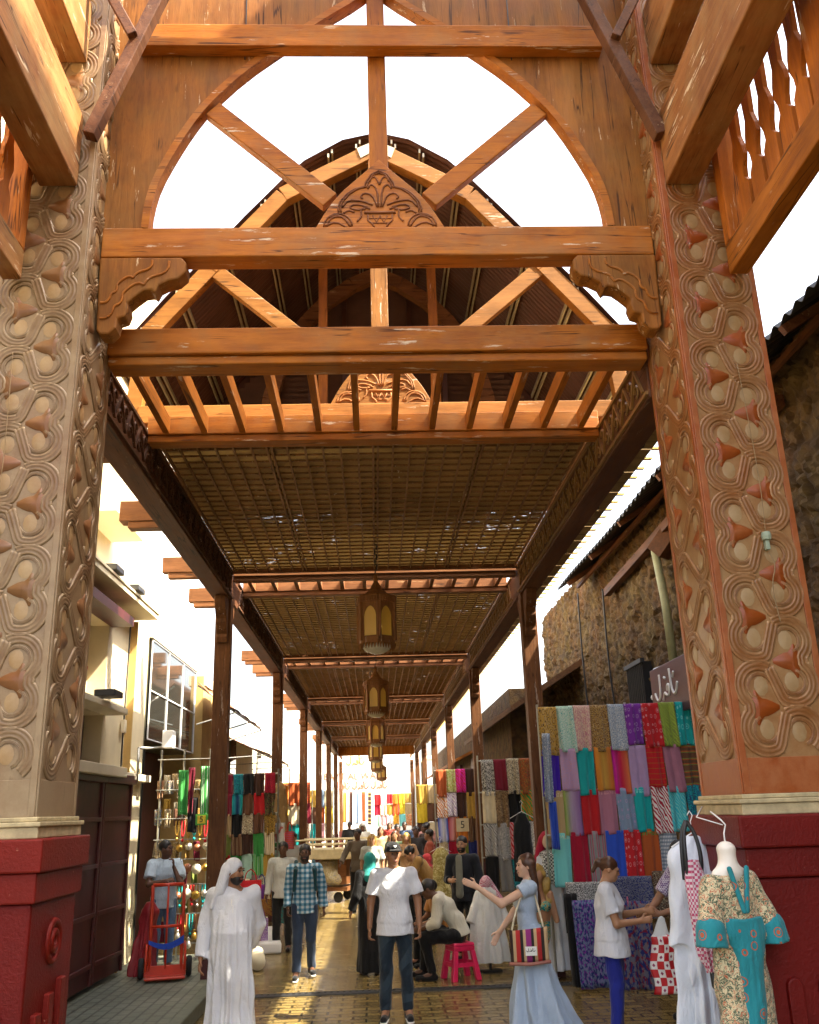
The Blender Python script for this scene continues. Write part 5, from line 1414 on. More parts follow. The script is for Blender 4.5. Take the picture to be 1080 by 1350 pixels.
display(45, -3.6, 3.1, .4, .75, [
 [('white', F('white')), ('gold', F('gold')), ('pale blue', F('greyblue')), ('cream', F('cream'))],
 [('orange', F('orange')), ('brown', F('brown')), ('rust', F('rust')), ('yellow', F('yellow'))],
 [('red', F('red')), ('teal', F('teal')), ('pink', F('pink')), ('cream printed', F('cream', 'floral', 'choc', 'tan'))]],
 'pale and orange cloth stand near the far left posts', 'the far left stand', -1)
for i, (x, m, d) in enumerate(((-2.0, F('gold'), 'golden'), (-1.6, F('choc'), 'dark brown'), (-1.2, F('greyblue'), 'pale blue'), (-.8, F('rust'), 'rust red'), (-.4, F('choc', 'bands', 'tan', 'gold'), 'brown striped'))):
    scarf('hanging_robe', x, 62, 3.3, .22, 1.9, m, f'{d} long robe hanging under the white end building sign', 'robe', 'robes hanging at the far end', seed=i)

# ------------------------------------------------------------------ big hung garments at the right pillar
def hook_hanger(parent, z, w=.34):
    b = MB(); b.tube([(0, 0, z), (0, 0, z + .08), (.02, 0, z + .12), (0, 0, z + .15), (-.02, 0, z + .12)], .004, 6)
    b.tube([(-w / 2, 0, z - .09), (0, 0, z), (w / 2, 0, z - .09)], .005, 6); return b.build('hanger', WHITEP, parent, True)
DR = thing('floral_dress', 'cream and teal floral dress on a white torso form hanging at the red plinth', 'dress', (2.17, 5.98, 0), R(20))
v = Vol(.009)
v.sect([(.3, 0, 0, .215, .1), (.8, 0, 0, .2, .1), (1.25, 0, 0, .17, .1), (1.42, 0, 0, .17, .1), (1.58, 0, 0, .175, .085), (1.66, 0, 0, .14, .065)], fold=7, famp=.02, ph=.6)
v.cone((-.15, 0, 1.62), (-.225, -.04, 1.32), .055, .085, .04, cut=True); v.cone((.15, 0, 1.62), (.225, -.04, 1.32), .055, .085, .04, cut=True)
v.ell((0, -.2, 1.64), (.05, .16, .15), .02, sub=True)
FL = fabric((.66, .56, .34), (.02, .06, .035), 'floral', 4.5, (.42, .06, .02), 'Object'); FT = fabric((.02, .22, .25), (.5, .09, .02), 'dots', 2.8, None, 'Object')
d_ = v.build('gown', FL, DR, .006, seed=3)
v = Vol(.009); v.sect([(.3, -.02, -.075, .07, .04), (.8, -.015, -.08, .075, .045), (1.2, .0, -.085, .09, .045), (1.34, 0, -.085, .13, .045), (1.42, 0, -.08, .12, .04)], fold=5, famp=.012)
v.build('printed_panel', FT, DR, .005, seed=5)
for sx in (-1, 1):
    v = Vol(.008); v.cone((sx * .222, -.04, 1.36), (sx * .232, -.045, 1.27), .09, .096, .01, cut=True); v.build('cuff', FT, DR, .003)
    v = Vol(.008); v.cone((sx * .065, -.085, 1.7), (sx * .01, -.105, 1.46), .016, .016, .01); v.build('neck_trim', FT, DR)
v = Vol(.008); v.ell((0, 0, 1.66), (.13, .055, .06), .02); v.cone((0, 0, 1.68), (0, 0, 1.8), .062, .052, .04); v.ell((0, 0, 1.81), (.05, .05, .03), .03); v.build('torso_form', plain('white_form', (.8, .72, .62), .5, var=.04), DR)
b = MB(); b.tube([(0, 0, 1.83), (0, 0, 1.9), (.02, 0, 1.95), (-.01, 0, 1.98), (.0, .1, 2.03)], .005, 6); b.tube([(0, 0, 1.95), (-.1, .12, 2.0), (.1, .3, 2.06)], .0035, 6); b.build('hanger', WHITEP, DR, True)
TH = thing('white_robe', 'long white robe hanging on a hook at the corner of the red plinth', 'robe', (2.27, 6.9, 0), R(10))
v = Vol(.009)
v.sect([(.25, -.02, 0, .27, .11), (.8, 0, 0, .22, .1), (1.3, .0, 0, .185, .1), (1.6, 0, 0, .17, .085), (1.8, 0, 0, .12, .06), (1.86, 0, 0, .07, .045)], fold=10, famp=.05, ph=2)
v.cone((.13, 0, 1.72), (.2, -.03, 1.1), .06, .075, .04, cut=True); v.cone((-.13, 0, 1.72), (-.19, .0, 1.15), .06, .07, .04, cut=True)
WC = fabric((.72, .76, .82), (.8, .82, .86), 'plain', 1.0, None, 'Object')
v.build('robe_cloth', WC, TH, .009, seed=8)
hook_hanger(TH, 1.88)
KF = thing('red_check_headscarf', 'pink and white checked headscarf draped with a thick black cord ring over the white robe', 'headscarf', (2.12, 6.5, 0), R(10))
v = Vol(.008); v.sect([(1.02, .05, 0, .035, .03), (1.12, .04, 0, .06, .035), (1.4, .02, 0, .085, .045), (1.62, -.0, 0, .075, .04), (1.72, -.01, 0, .05, .035)], fold=5, famp=.02, ph=1.0)
KM = fabric((.72, .6, .62), (.5, .03, .12), 'check', 7, None, 'Object'); v.build('cloth', KM, KF, .006, seed=2)
b = MB()
for o_ in (-.045, .045): b.tube(smooth_path([(o_, -.0, 1.6), (o_ * 1.3, -.02, 1.75), (o_ * .9, -.0, 1.9), (0, .02, 1.96)], 2), .014, 8); b.tube(smooth_path([(o_ * 1.4, .02, 1.6), (o_ * 1.6, .0, 1.75), (o_ * 1.1, .02, 1.9), (0, .03, 1.97)], 2), .014, 8)
b.build('black_cord', BLACK, KF, True)
v = Vol(.008); v.cone((.05, 0, 1.03), (.06, -.01, .96), .02, .03, .01); v.build('tassel', BLACK, KF)

for o in (DR, TH, KF): fit(o)
# mannequin with headdress beside the rack, black gown, small robe, belly dress
MN = thing('robed_mannequin', 'white robed mannequin in a red headcloth and checked neck scarf by the big rack', 'mannequin', (2.28, 12.9, 0), R(170))
v = Vol(.01); v.sect([(.1, 0, 0, .25, .2), (.9, 0, 0, .2, .16), (1.3, 0, 0, .22, .13), (1.45, 0, 0, .18, .1), (1.52, 0, 0, .09, .08)], fold=8, famp=.02); v.build('robe_cloth', WC, MN, .005)
v = Vol(.008); v.ell((0, .01, 1.66), (.075, .095, .115), .02); v.cone((0, .08, 1.66), (0, .115, 1.63), .01, .014, .01); v.build('head', plain('mannequin_face', (.62, .45, .32), .5), MN)
v = Vol(.008); v.ell((0, -.01, 1.69), (.095, .11, .1), .02); v.cone((.08, -.03, 1.66), (.2, .02, 1.2), .05, .07, .04); v.cone((-.08, -.03, 1.66), (-.19, -.02, 1.15), .05, .08, .04); v.ell((0, .12, 1.63), (.065, .07, .1), .01, sub=True); v.build('headcloth', fabric((.4, .01, .04), (.5, .05, .08), 'plain', 1, None, 'Object'), MN, .006)
v = Vol(.008); v.ell((0, .04, 1.47), (.12, .1, .07), .02); v.cone((.03, .13, 1.45), (.06, .16, 1.05), .05, .07, .03); v.cone((-.05, .12, 1.45), (-.06, .15, 1.15), .04, .05, .03); v.build('neck_scarf', fabric((.75, .75, .72), (.02, .02, .02), 'check', 5, None, 'Object'), MN, .006)
t = thing('black_gown', 'black gown on a white hanger hung beside the first right post', 'gown', (2.08, 13.7, 0))
v = Vol(.01); v.sect([(1.1, 0, 0, .14, .06), (1.5, 0, 0, .13, .07), (1.85, 0, 0, .12, .06), (2.0, 0, 0, .05, .04)], fold=5, famp=.015); v.build('gown_cloth', fabric(K['black'], None, 'plain', 1, None, 'Object'), t, .004); hook_hanger(t, 2.03)
t = thing('small_white_robe', 'small sheer white robe with a red headcloth on a child form behind the pink stool', 'robe', (1.5, 13.55, 0), R(190))
v = Vol(.009); v.sect([(.12, 0, 0, .29, .2), (.5, 0, 0, .24, .17), (.85, 0, 0, .17, .12), (1.0, 0, 0, .12, .08), (1.06, 0, 0, .06, .05)], fold=7, famp=.03, ph=1)
v.cone((.12, 0, .98), (.26, .02, .62), .05, .06, .03, cut=True); v.cone((-.12, 0, .98), (-.26, .02, .62), .05, .06, .03, cut=True); v.build('robe_cloth', fabric((.78, .78, .74), None, 'plain', 1, None, 'Object'), t, .006)
v = Vol(.008); v.ell((0, 0, 1.12), (.075, .08, .09), .02); v.cone((-.06, -.02, 1.12), (-.18, .03, .88), .035, .05, .03); v.cone((.05, -.02, 1.12), (.12, .0, .9), .035, .045, .03); v.build('headcloth', KM, t, .004)
b = MB(); b.tube([(0, 0, 0), (0, 0, .3)], .02, 6); b.box(-.14, .14, -.1, .1, 0, .02); b.build('stand', BLACK, t)
t = thing('dance_costume_form', 'mannequin in a curly blond wig and teal sequined top behind the woman in blue', 'mannequin', (2.0, 12.2, 0), R(185))
v = Vol(.009); v.cone((0, 0, .55), (0, 0, .85), .1, .13, .04, flat=.7, fdir=V3(0, 1, 0)); v.cone((0, 0, .85), (0, 0, 1.12), .13, .05, .04, flat=.7, fdir=V3(0, 1, 0)); v.cone((0, 0, 1.12), (0, 0, 1.2), .045, .045, .02); v.ell((0, .01, 1.27), (.07, .085, .1), .02)
for q in (-1, 1): v.cone((q * .14, 0, 1.05), (q * .2, .02, .75), .045, .035, .03); v.ell((q * .06, .08, .92), (.06, .05, .06), .03)
v.cone((0, 0, 0), (0, 0, .55), .02, .02, .02); v.build('form', SK_T, t)
v = Vol(.009); v.ell((0, -.02, 1.3), (.1, .11, .1), .02)
for q in (-1, 1): v.cone((q * .08, -.02, 1.28), (q * .12, .0, .98), .05, .045, .03)
v.ell((0, .11, 1.25), (.06, .06, .09), .01, sub=True); v.build('wig', HAIRG, t, .014, wscale=2)
v = Vol(.008)
for q in (-1, 1): v.ell((q * .06, .085, .92), (.066, .056, .062), .03)
v.cone((0, 0, .6), (0, 0, .75), .115, .12, .03, cut=True, flat=.75, fdir=V3(0, 1, 0)); v.build('sequined_top', fabric(K['teal'], K['gold'], 'floral', 3, K['black'], 'Object'), t)
t = thing('yellow_gown', 'pale golden gown hanging behind the man in the dark shirt', 'gown', (1.02, 15.6, 0))
v = Vol(.011); v.sect([(.5, 0, 0, .16, .1), (1.0, 0, 0, .13, .08), (1.4, 0, 0, .14, .07), (1.5, 0, 0, .06, .05)], fold=6, famp=.02); v.build('gown_cloth', fabric((.5, .42, .16), (.3, .22, .05), 'floral', 1.5, (.6, .5, .25), 'Object'), t, .005); hook_hanger(t, 1.53)
t = thing('tan_gown', 'long tan gown hanging high behind the second left post', 'gown', (-1.92, 19.2, 0))
v = Vol(.012); v.sect([(1.75, 0, 0, .17, .1), (2.2, 0, 0, .15, .09), (2.6, 0, 0, .12, .07), (2.7, 0, 0, .05, .05)], fold=6, famp=.025); v.build('gown_cloth', fabric((.36, .22, .09), None, 'plain', 1, None, 'Object'), t, .006); hook_hanger(t, 2.72)
t = thing('pale_shawl', 'long pale cream shawl hanging at the dark left stand', 'shawl', (-2.72, 16.6, 0))
v = Vol(.012); v.sect([(1.55, .06, 0, .03, .04), (1.75, .04, 0, .09, .06), (2.2, 0, 0, .05, .04), (2.4, 0, 0, .03, .03)], fold=5, famp=.02); v.build('cloth', fabric(K['cream'], None, 'plain', 1, None, 'Object'), t, .005)

# number cards
def card(label, loc, w, h, txt, cmat, tmat, border=None, rz=0.0):
    t = thing('price_card', label, 'price card', loc, rz)
    b = MB(); b.box(-w / 2, w / 2, -.004, .004, -h / 2, h / 2); b.build('board', cmat, t)
    if border:
        b = MB(); b.box(-w * .34, w * .34, -.007, -.0045, -h * .36, h * .36); b.build('panel', border, t)
    put_text('number', txt, h * .78, (0, -.0105, 0), (PI / 2, 0, 0), tmat, t, .002)
card('small green and yellow price card reading 5 hanging beside the first left post', (-2.5, 13.9, 2.06), .17, .15, '5', plain('card_green', (.1, .4, .05)), BLACK, plain('card_yellow', (.8, .6, .03)))
card('cream price card reading 5 on the orange and pink scarf stand', (2.05, 22.9, 1.72), .3, .3, '5', plain('card_cream', (.7, .6, .38)), BLACK)

# ------------------------------------------------------------------ souvenir rack behind the hand truck
SR = thing('souvenir_rack', 'tall wire souvenir rack beside the first left post', 'rack', (0, 0, 0))
b = MB()
for x in (-3.3, -2.95, -2.55): b.tube([(x, 14.75, .1), (x, 14.75, 3.1)], .016, 6)
for z in (.35, .75, 1.15, 1.5, 1.78, 2.08, 2.5, 2.95): b.tube([(-3.35, 14.72, z), (-2.5, 14.72, z)], .01, 6)
b.build('frame', GALV, SR)
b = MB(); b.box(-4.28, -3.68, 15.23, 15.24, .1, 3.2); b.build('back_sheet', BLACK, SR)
rnd = random.Random(5)
GC = [plain('brass_trinket', (.5, .3, .06), .3, .8), plain('silver_trinket', (.6, .58, .52), .3, .8), plain('bead_trinket', (.3, .1, .04), .4), plain('bone_trinket', (.7, .62, .45), .5)]
def plate(x, y, z, r, m, lab):
    o = MB(); o.lathe([(r, 0), (r * .95, .015), (r * .6, .02), (r * .55, .03), (.0, .032)], (0, 0, 0), 18); q = o.build('brass_plate', m, None, True); q.location = (x, y, z); q.rotation_euler = (PI / 2, 0, 0); tag(q, lab, 'plate', 'souvenirs on the left rack')
cols = ['left', 'centre left', 'centre', 'centre right', 'right']
for j, z in enumerate((1.66, 1.36, 1.0)):
    for i in range(4):
        m = GC[(i + j) % 4]; plate(-2.95 + i * .13, 14.68, z + .02 * (i % 2), .055 + .01 * ((i * j) % 3), m, f'{["brass", "silver", "dark beaded", "bone coloured"][(i + j) % 4]} round souvenir plate at {cols[i]} of the {["upper", "middle", "lower"][j]} plate row')
for j, z in enumerate((2.05, 1.14, .74)):
    for i in range(6):
        o = MB(); x = -3.0 + i * .085
        o.tube(smooth_path([(x - .02, 14.7, z), (x - .025, 14.69, z - .15), (x, 14.68, z - .24 - .02 * (i % 3)), (x + .025, 14.69, z - .15), (x + .02, 14.7, z)], 2), .011, 6)
        o.lathe([(.0, -.03), (.022, -.01), (.022, .01), (0, .03)], (x, 14.68, z - .26 - .02 * (i % 3)), 8)
        q = o.build('necklace', [GC[(i + j) % 4], fabric(K['red']), GC[(i * 2 + j) % 4], fabric(K['teal'])][(i + j * 2) % 4], None, True)
        tag(q, f'bead necklace hanging {posn[i]} from the left on the {["upper", "middle", "lower"][j]} bar of the souvenir rack', 'necklace', 'necklaces on the left rack')
for i in range(7):
    z = .12 + .11 * (i % 3); x = -3.0 + i * .08
    v = Vol(.012); v.ell((x, 14.66, .22 + z), (.04, .04, .055), .01); v.ell((x, 14.66, .29 + z), (.022, .022, .03), .01); q = v.build('brass_pot', GC[i % 2], None); tag(q, f'small {["brass", "silver"][i % 2]} pot, {posn[i]} from the left low on the souvenir rack', 'pot', 'pots on the left rack')
for i, (x, m, d, w, h) in enumerate(((-2.86, F('green'), 'dark green folded flag', .15, .62), (-2.74, F('wine'), 'dark red folded flag', .1, .6), (-2.5, F('green', 'stripes', 'green', 'white'), 'bright green and white flag', .2, .72), (-2.38, F('orange'), 'orange flag', .08, .5), (-2.7, F('black'), 'black scarf', .14, .5))):
    scarf('hanging_flag', x, 14.3, (2.75, 2.78, 2.8, 2.6, 2.35)[i], w, h, m, f'{d} hanging at the top of the souvenir rack', 'flag', 'flags on the left rack', seed=i)
for i, (x, z) in enumerate(((-3.22, 2.7), (-3.1, 2.72), (-3.0, 2.66), (-3.2, 2.35), (-3.05, 2.3), (-2.95, 2.36))):
    scarf('paper_bag', x, 14.85, z, .1, .26, F(['cream', 'tan', 'white', 'gold', 'cream', 'tan'][i]), f'pale hanging packet, {posn[i]} of those high in the souvenir shop', 'packet', 'packets in the souvenir shop', seed=i)

for j in range(6):
    for i in range(5):
        m = [F('gold', 'floral', 'brown', 'choc', 2), F('tan', 'floral', 'brown', 'red', 2), F('brown'), F('wine'), F('navy', 'floral', 'gold', 'teal', 2), F('black', 'floral', 'gold', 'cream', 2), F('olive'), F('choc', 'floral', 'cream', 'gold', 2)][(i * 3 + j * 5) % 8]
        scarf('trinket_packet', -3.32 + i * .145 + .02 * (j % 2), 14.78 + .02 * (i % 2), (.62, .98, 1.34, 1.72, 2.2, 2.62)[j], .1, .2 + .03 * ((i + j) % 3), m, f'small hanging packet {posn[i]} along shelf {["one", "two", "three", "four", "five", "six"][j]} of the souvenir rack', 'packet', 'packets on the souvenir rack', seed=i + j)
# totes and bags by the second left post
def tote(label, x, y, z, w, h, mat, art=None, rz=0.0):
    t = thing('tote_bag', label, 'bag', (x, y, z), rz, 'bags hanging by the left posts')
    b = MB(); b.sheet(lambda u, v: ((u - .5) * w, -.03 * math.sin(PI * u) * math.sin(PI * min(1, v * 1.1)) , -h + v * h), 10, 10, .04); b.build('pouch', mat, t, True)
    b = MB()
    for q in (-1, 1): b.tube(smooth_path([(q * w * .28, 0, -.01), (q * w * .2, -.01, .12), (0, 0, .16)], 2), .009, 6)
    b.build('handle', mat, t, True)
    if art:
        k = min(w, h)
        def shape(pts, m, nm, cx=0, cz=-.5, d=.037):
            b = MB(); b.prism([(p[0] * k, p[1] * k) for p in pts], (cx * w, -d, cz * h), (1, 0, 0), (0, 0, 1), (0, .008, 0)); b.build(nm, m, t)
        if 'ground' in art: shape([(-.46, -.1), (.46, -.1), (.46, .08), (-.46, .05)], F('green'), 'print_ground', 0, -.86)
        camel = [(-.3, -.28), (-.24, -.28), (-.22, -.05), (.06, -.05), (.08, -.28), (.14, -.28), (.15, .0), (.28, .12), (.33, .28), (.43, .3), (.42, .38), (.3, .4), (.25, .25), (.14, .12), (.05, .14), (-.05, .3), (-.15, .14), (-.3, .08), (-.36, -.1)]
        shape(camel, fabric(art['c'], None, 'plain'), 'camel_print')
        if 'sky' in art: shape([(-.4, -.03), (.1, -.03), (.1, .04), (-.4, .05)], F('blue'), 'print_cloud', 0, -.12)
tote('tote bag with a pink camel on pale blue, topmost of the camel bags', -1.82, 17.3, 1.95, .38, .42, F('white'), dict(c=(.5, .14, .12), ground=1, sky=1))
tote('tote bag with a pink camel on pale green, middle of the camel bags', -1.8, 17.28, 1.5, .36, .4, F('mint'), dict(c=(.52, .2, .16), ground=1))
tote('cream tote bag with a dark red camel drawing, lowest of the camel bags', -1.75, 17.25, 1.02, .36, .42, F('cream'), dict(c=(.2, .03, .03)))
tote('rainbow striped small bag beside the topmost camel bag', -1.55, 17.35, 1.8, .16, .3, F('red', 'bands', 'yellow', 'blue', 1.6))
tote('red handbag with tall handles behind the man in the white robe', -2.0, 15.6, 1.12, .34, .3, F('red'))
tote('dark printed red bag below the red handbag', -1.98, 15.5, .8, .32, .55, F('crimson', 'dots', 'cream', s=1.5))
tote('small dark purple bag beside the cream camel bag', -1.92, 16.4, 1.0, .2, .4, F('navy', 'shade', 'purple', 'choc'))
tote('small violet bag with white lettering low by the left post', -1.9, 16.2, .5, .24, .34, F('purple', 'floral', 'lilac', 'white', 1.4))
tote('teal printed bag below the cream camel bag', -1.6, 17.5, .62, .26, .34, F('teal', 'floral', 'brown', 'navy'))
tote('gold and red printed bag above the violet bag', -1.8, 16.3, .78, .22, .26, F('gold', 'zigzag', 'wine'))
t = thing('white_rail_frame', 'white bent tube frame standing by the bags on the left', 'frame', (-1.32, 17.4, 0))
b = MB(); b.tube(smooth_path([(-.16, 0, 0), (-.16, 0, .56), (-.1, 0, .64), (.12, 0, .64), (.17, 0, .56), (.17, 0, 0)], 2), .02, 8); b.build('tube', WHITEP, t, True)
t = thing('rolled_rug', 'pale rolled rug lying on the ground behind the man in the white robe', 'rug', (-1.75, 14.6, .12), R(8))
b = MB(); b.tube([(0, -.3, 0), (0, .5, 0)], .11, 14); b.build('roll', F('cream', 'floral', 'rust', 'olive'), t, True)
b = MB(); b.box(-.3, .4, 1.3, 3.6, -.115, .05); b.build('folded_rug', F('white'), t, bevel=.03)

# ------------------------------------------------------------------ hand truck, stool, cart
HT = thing('hand_truck', 'red orange two wheeled hand truck with a blue strap in front of the souvenir rack', 'hand truck', (-2.72, 12.95, .14), R(12))
b = MB()
for sx in (-.2, .2): b.tube(smooth_path([(sx, .12, .1), (sx, .1, .6), (sx, .14, 1.12)], 1), .022, 8)
b.tube([(-.2, .14, 1.12), (.2, .14, 1.12)], .022, 8); b.tube([(-.2, .1, .62), (.2, .1, .62)], .018, 8); b.tube([(-.2, .12, .12), (.2, .12, .12)], .02, 8); b.tube([(0, .11, .12), (0, .13, 1.12)], .014, 8)
for sx in (-.24, .24): b.tube([(sx, .12, .42), (sx, -.05, .38), (sx, -.1, .12)], .018, 8)
b.build('frame', ORANGE, HT, True)
b = MB(); b.box(-.24, .24, -.18, .12, .03, .045); b.box(-.26, .26, .1, .13, .03, .16); b.tube([(-.25, -.18, .05), (.25, -.18, .05)], .016, 8); b.build('toe_plate', ORANGE, HT, bevel=.004)
for sx in (-.3, .3):
    b = MB(); b.lathe([(.05, -.03), (.11, -.035), (.125, -.015), (.125, .015), (.11, .035), (.05, .03)], (0, 0, 0), 20); w_ = b.build('wheel', RUBBER, HT, True); w_.location = (sx, .2, .126); w_.rotation_euler = (0, PI / 2, 0)
    b = MB(); b.lathe([(.0, -.036), (.05, -.036), (.055, 0), (.05, .036), (0, .036)], (0, 0, 0), 14); b.build('hub', GALV, w_, True)
b = MB(); b.sheet(lambda u, v: (-.22 + .44 * u, .07 - .02 * math.sin(PI * u), .42 + .05 * v - .07 * math.sin(PI * u) + .04 * u * v), 14, 3, .006); b.build('strap', F('blue'), HT)
SB = thing('red_bundle', 'crumpled red plastic bundle behind the hand truck', 'bundle', (-3.12, 13.35, .14))
v = Vol(.012); v.sect([(0, 0, .05, .15, .12), (.35, .03, .05, .13, .1), (.6, .05, .04, .1, .09), (.8, .07, .02, .12, .08), (.9, .08, 0, .05, .05)], fold=7, famp=.05, ph=1.0); v.build('sack', plain('red_plastic', (.32, .02, .025), .45), SB, .012)

def make_stool(label, loc, rz, mat):
    t = thing('plastic_stool', label, 'stool', loc, rz)
    b = MB(); b.frustum((-.15, .15, -.15, .15), (-.14, .14, -.14, .14), .4, .44); b.frustum((-.145, .145, -.145, .145), (-.15, .15, -.15, .15), .34, .399); b.build('seat', mat, t, bevel=.012)
    for sx in (-1, 1):
        for sy in (-1, 1):
            b = MB(); x0, x1 = sorted((sx * .205, sx * .135)); y0, y1 = sorted((sy * .205, sy * .135)); a0, a1 = sorted((sx * .15, sx * .09)); c0, c1 = sorted((sy * .15, sy * .09))
            b.frustum((x0, x1, y0, y1), (a0, a1, c0, c1), 0, .345); b.build('leg', mat, t, bevel=.006)
    b = MB(); b.box(-.14, .14, -.165, -.15, .16, .21); b.box(-.14, .14, .15, .165, .16, .21); b.box(-.165, -.15, -.14, .14, .16, .21); b.box(.15, .165, -.14, .14, .16, .21); b.build('stretcher', mat, t)
make_stool('bright pink plastic stool with a man in a cream shirt sitting on it', (1.06, 13.08, 0), R(20), PINKPL)

CT = thing('porter_cart', 'long pale wooden porter cart with rails and covered goods, left of the lane', 'cart', (-1.05, 24.6, 0), R(-14))
PC = plain('cart_paint', (.62, .52, .3), .6)
b = MB(); b.box(-1.0, .75, -.6, .6, 1.0, 1.24); b.build('tray', PC, CT, bevel=.02)
b = MB()
for z in (1.33, 1.45): b.tube([(-1.0, -.58, z), (.75, -.58, z + .02)], .025, 6); b.tube([(-1.0, .58, z), (.75, .58, z)], .025, 6)
for x in (-.95, -.4, .15, .7): b.tube([(x, -.58, 1.2), (x, -.58, 1.46)], .02, 6); b.tube([(x, .58, 1.2), (x, .58, 1.46)], .02, 6)
b.build('rail', PC, CT)
b = MB(); b.box(-.7, .45, -.5, .5, .27, .36); b.box(.2, .42, -.45, .45, .42, .99); b.build('shelf', WDX, CT)
v = Vol(.03); v.ell((-.15, 0, .7), (.42, .5, .3), .05); v.ell((.1, -.25, .55), (.28, .28, .2), .05); v.build('covered_goods', fabric((.6, .52, .34), (.45, .38, .2), 'floral', .8, (.3, .3, .3), 'Object'), CT, .015)
for sx in (-.5, .2):
    b = MB(); b.lathe([(.05, -.03), (.11, -.04), (.125, 0), (.11, .04), (.05, .03)], (0, 0, 0), 20); w_ = b.build('wheel', RUBBER, CT, True); w_.location = (sx, -.42, .126); w_.rotation_euler = (PI / 2, 0, 0)
    w2 = w_.copy(); C.objects.link(w2); w2.location = (sx, .42, .126)
# ------------------------------------------------------------------ people
def fo(c1, c2=None, pat='plain', s=1.0, c3=None): return fabric(c1, c2, pat, s, c3, 'Object')
WHITET = fo((.72, .74, .8)); CREAMT = fo((.66, .62, .5)); JEAN = fo((.012, .022, .034), (.03, .05, .07), 'paisley', .25); JEAN2 = fo((.035, .055, .1)); NAVYP = fo((.02, .03, .28)); BLK = fo((.01, .01, .011)); BLUED = fo((.44, .54, .68)); PLAID = fo((.03, .12, .2), (.14, .3, .42), 'plaid', 1.4, (.55, .62, .66))
# white T-shirt man
p = Person((.18, 10.8, 0), 178, 1.76, 'man in a black cap, white T-shirt and dark jeans in mid lane', SK_M, .0085, turn=16, build=.93,
           elR=(.255, -.02, 1.15), wrR=(.27, .03, .9), elL=(-.255, -.02, 1.15), wrL=(-.265, .05, .9), knR=(.1, .03, .5), anR=(.115, 0, .085), anL=(-.125, .0, .085), knL=(-.11, .02, .5))
p.body(curl=.75); p.top('shirt', WHITET, hem=.82, fit=1.13, flare=1.03, wr=.0055); p.legs('jeans', JEAN, fit=.95); p.shoes(BLK, WHITEP); p.cap(BLK, WHITEP)
v = Vol(.006); v.cone(p.hp(0, -.04, -.06), p.hp(0, -.04, -.06) + V3(0, 0, .03), .09, .09, 0)
b = MB(); c = p.j['neck'] + V3(0, .012, -.012); b.tube([tuple(c + V3(.068 * math.cos(a * .2618), .066 * math.sin(a * .2618), -.022 * math.sin(a * .2618))) for a in range(24)], .008, 6, True); b.build('collar', WHITEP, [o for o in p.t.children if o.name.startswith('shirt')][0], True)
# white robed man
p = Person((-1.36, 9.4, 0), 186, 1.71, 'bearded man in a long white robe and white headcloth at the left kerb', SK_M, .0085, turn=55, build=1.05,
           elR=(.27, -.04, 1.12), wrR=(.29, .04, .88), elL=(-.25, -.12, 1.14), wrL=(-.16, -.2, .95))
p.body(curl=.5); p.robe('robe', WHITET, [(.03, 0, 0, .235, .2), (.5, 0, 0, .2, .175), (.9, 0, .03, .195, .18), (1.1, 0, .045, .195, .18), (1.28, 0, .01, .2, .14), (1.42, 0, 0, .17, .095)], fold=11, famp=.05, wr=.01)
p.cloth_over_head(WHITET, back=.4); p.hair(HAIRK); p.beard(HAIRK); p.shoes(BLK)
b = MB()
for i in range(3): q = p.j['chest'] + V3(.012 * (i - 1), .152, .02 + .05 * i); b.tube([tuple(q), tuple(q + V3(0, .006, -.12 + .03 * i))], .005, 5)
b.build('placket_tassel', WHITEP, [o for o in p.t.children if o.name.startswith('robe')][0])
# plaid shirt man walking
p = Person((-1.0, 13.6, 0), 186, 1.69, 'man in a blue plaid shirt and jeans with a dark backpack walking up the lane', SK_D, .009, turn=-6, group=None,
           elL=(-.25, -.06, 1.14), wrL=(-.27, -.02, .9), elR=(.24, .02, 1.14), wrR=(.24, .12, .93), knR=(.1, .1, .5), anR=(.12, .14, .09), knL=(-.09, .02, .5), anL=(-.1, -.14, .11))
p.body(curl=.7); p.top('shirt', PLAID, hem=.83, sleeve='long', fit=.98, wr=.007); p.legs('jeans', JEAN2, fit=.95); p.shoes(BLK, WHITEP); p.hair(HAIRK); p.beard(HAIRK)
v = Vol(.01); v.ell((0, -.2, 1.25), (.15, .1, .22), .03)
for q in (-1, 1): v.cone((q * .13, .1, 1.36), (q * .12, -.1, 1.46), .03, .03, .03, flat=.5, fdir=V3(0, 1, 0)); v.cone((q * .13, .12, 1.36), (q * .15, .08, 1.1), .028, .022, .02)
v.build('backpack', fo((.01, .06, .075)), p.t, .003)
# woman in black robe and teal headscarf seen from behind
p = Person((-.1, 13.7, 0), 20, 1.55, 'woman in a black robe and teal headscarf seen from behind in mid lane', SK_T, .01, turn=-20, female=True,
           elR=(.24, -.02, 1.12), wrR=(.28, .0, .9), elL=(-.24, -.02, 1.12), wrL=(-.29, .05, .92))
p.body(); p.robe('robe', BLK, [(.04, 0, 0, .23, .2), (.5, 0, 0, .2, .17), (.95, 0, 0, .2, .16), (1.25, 0, 0, .2, .14), (1.42, 0, 0, .16, .1)], fold=7, famp=.015, sw=1.05); p.hijab(fo((.03, .3, .27))); p.shoes(BLK)
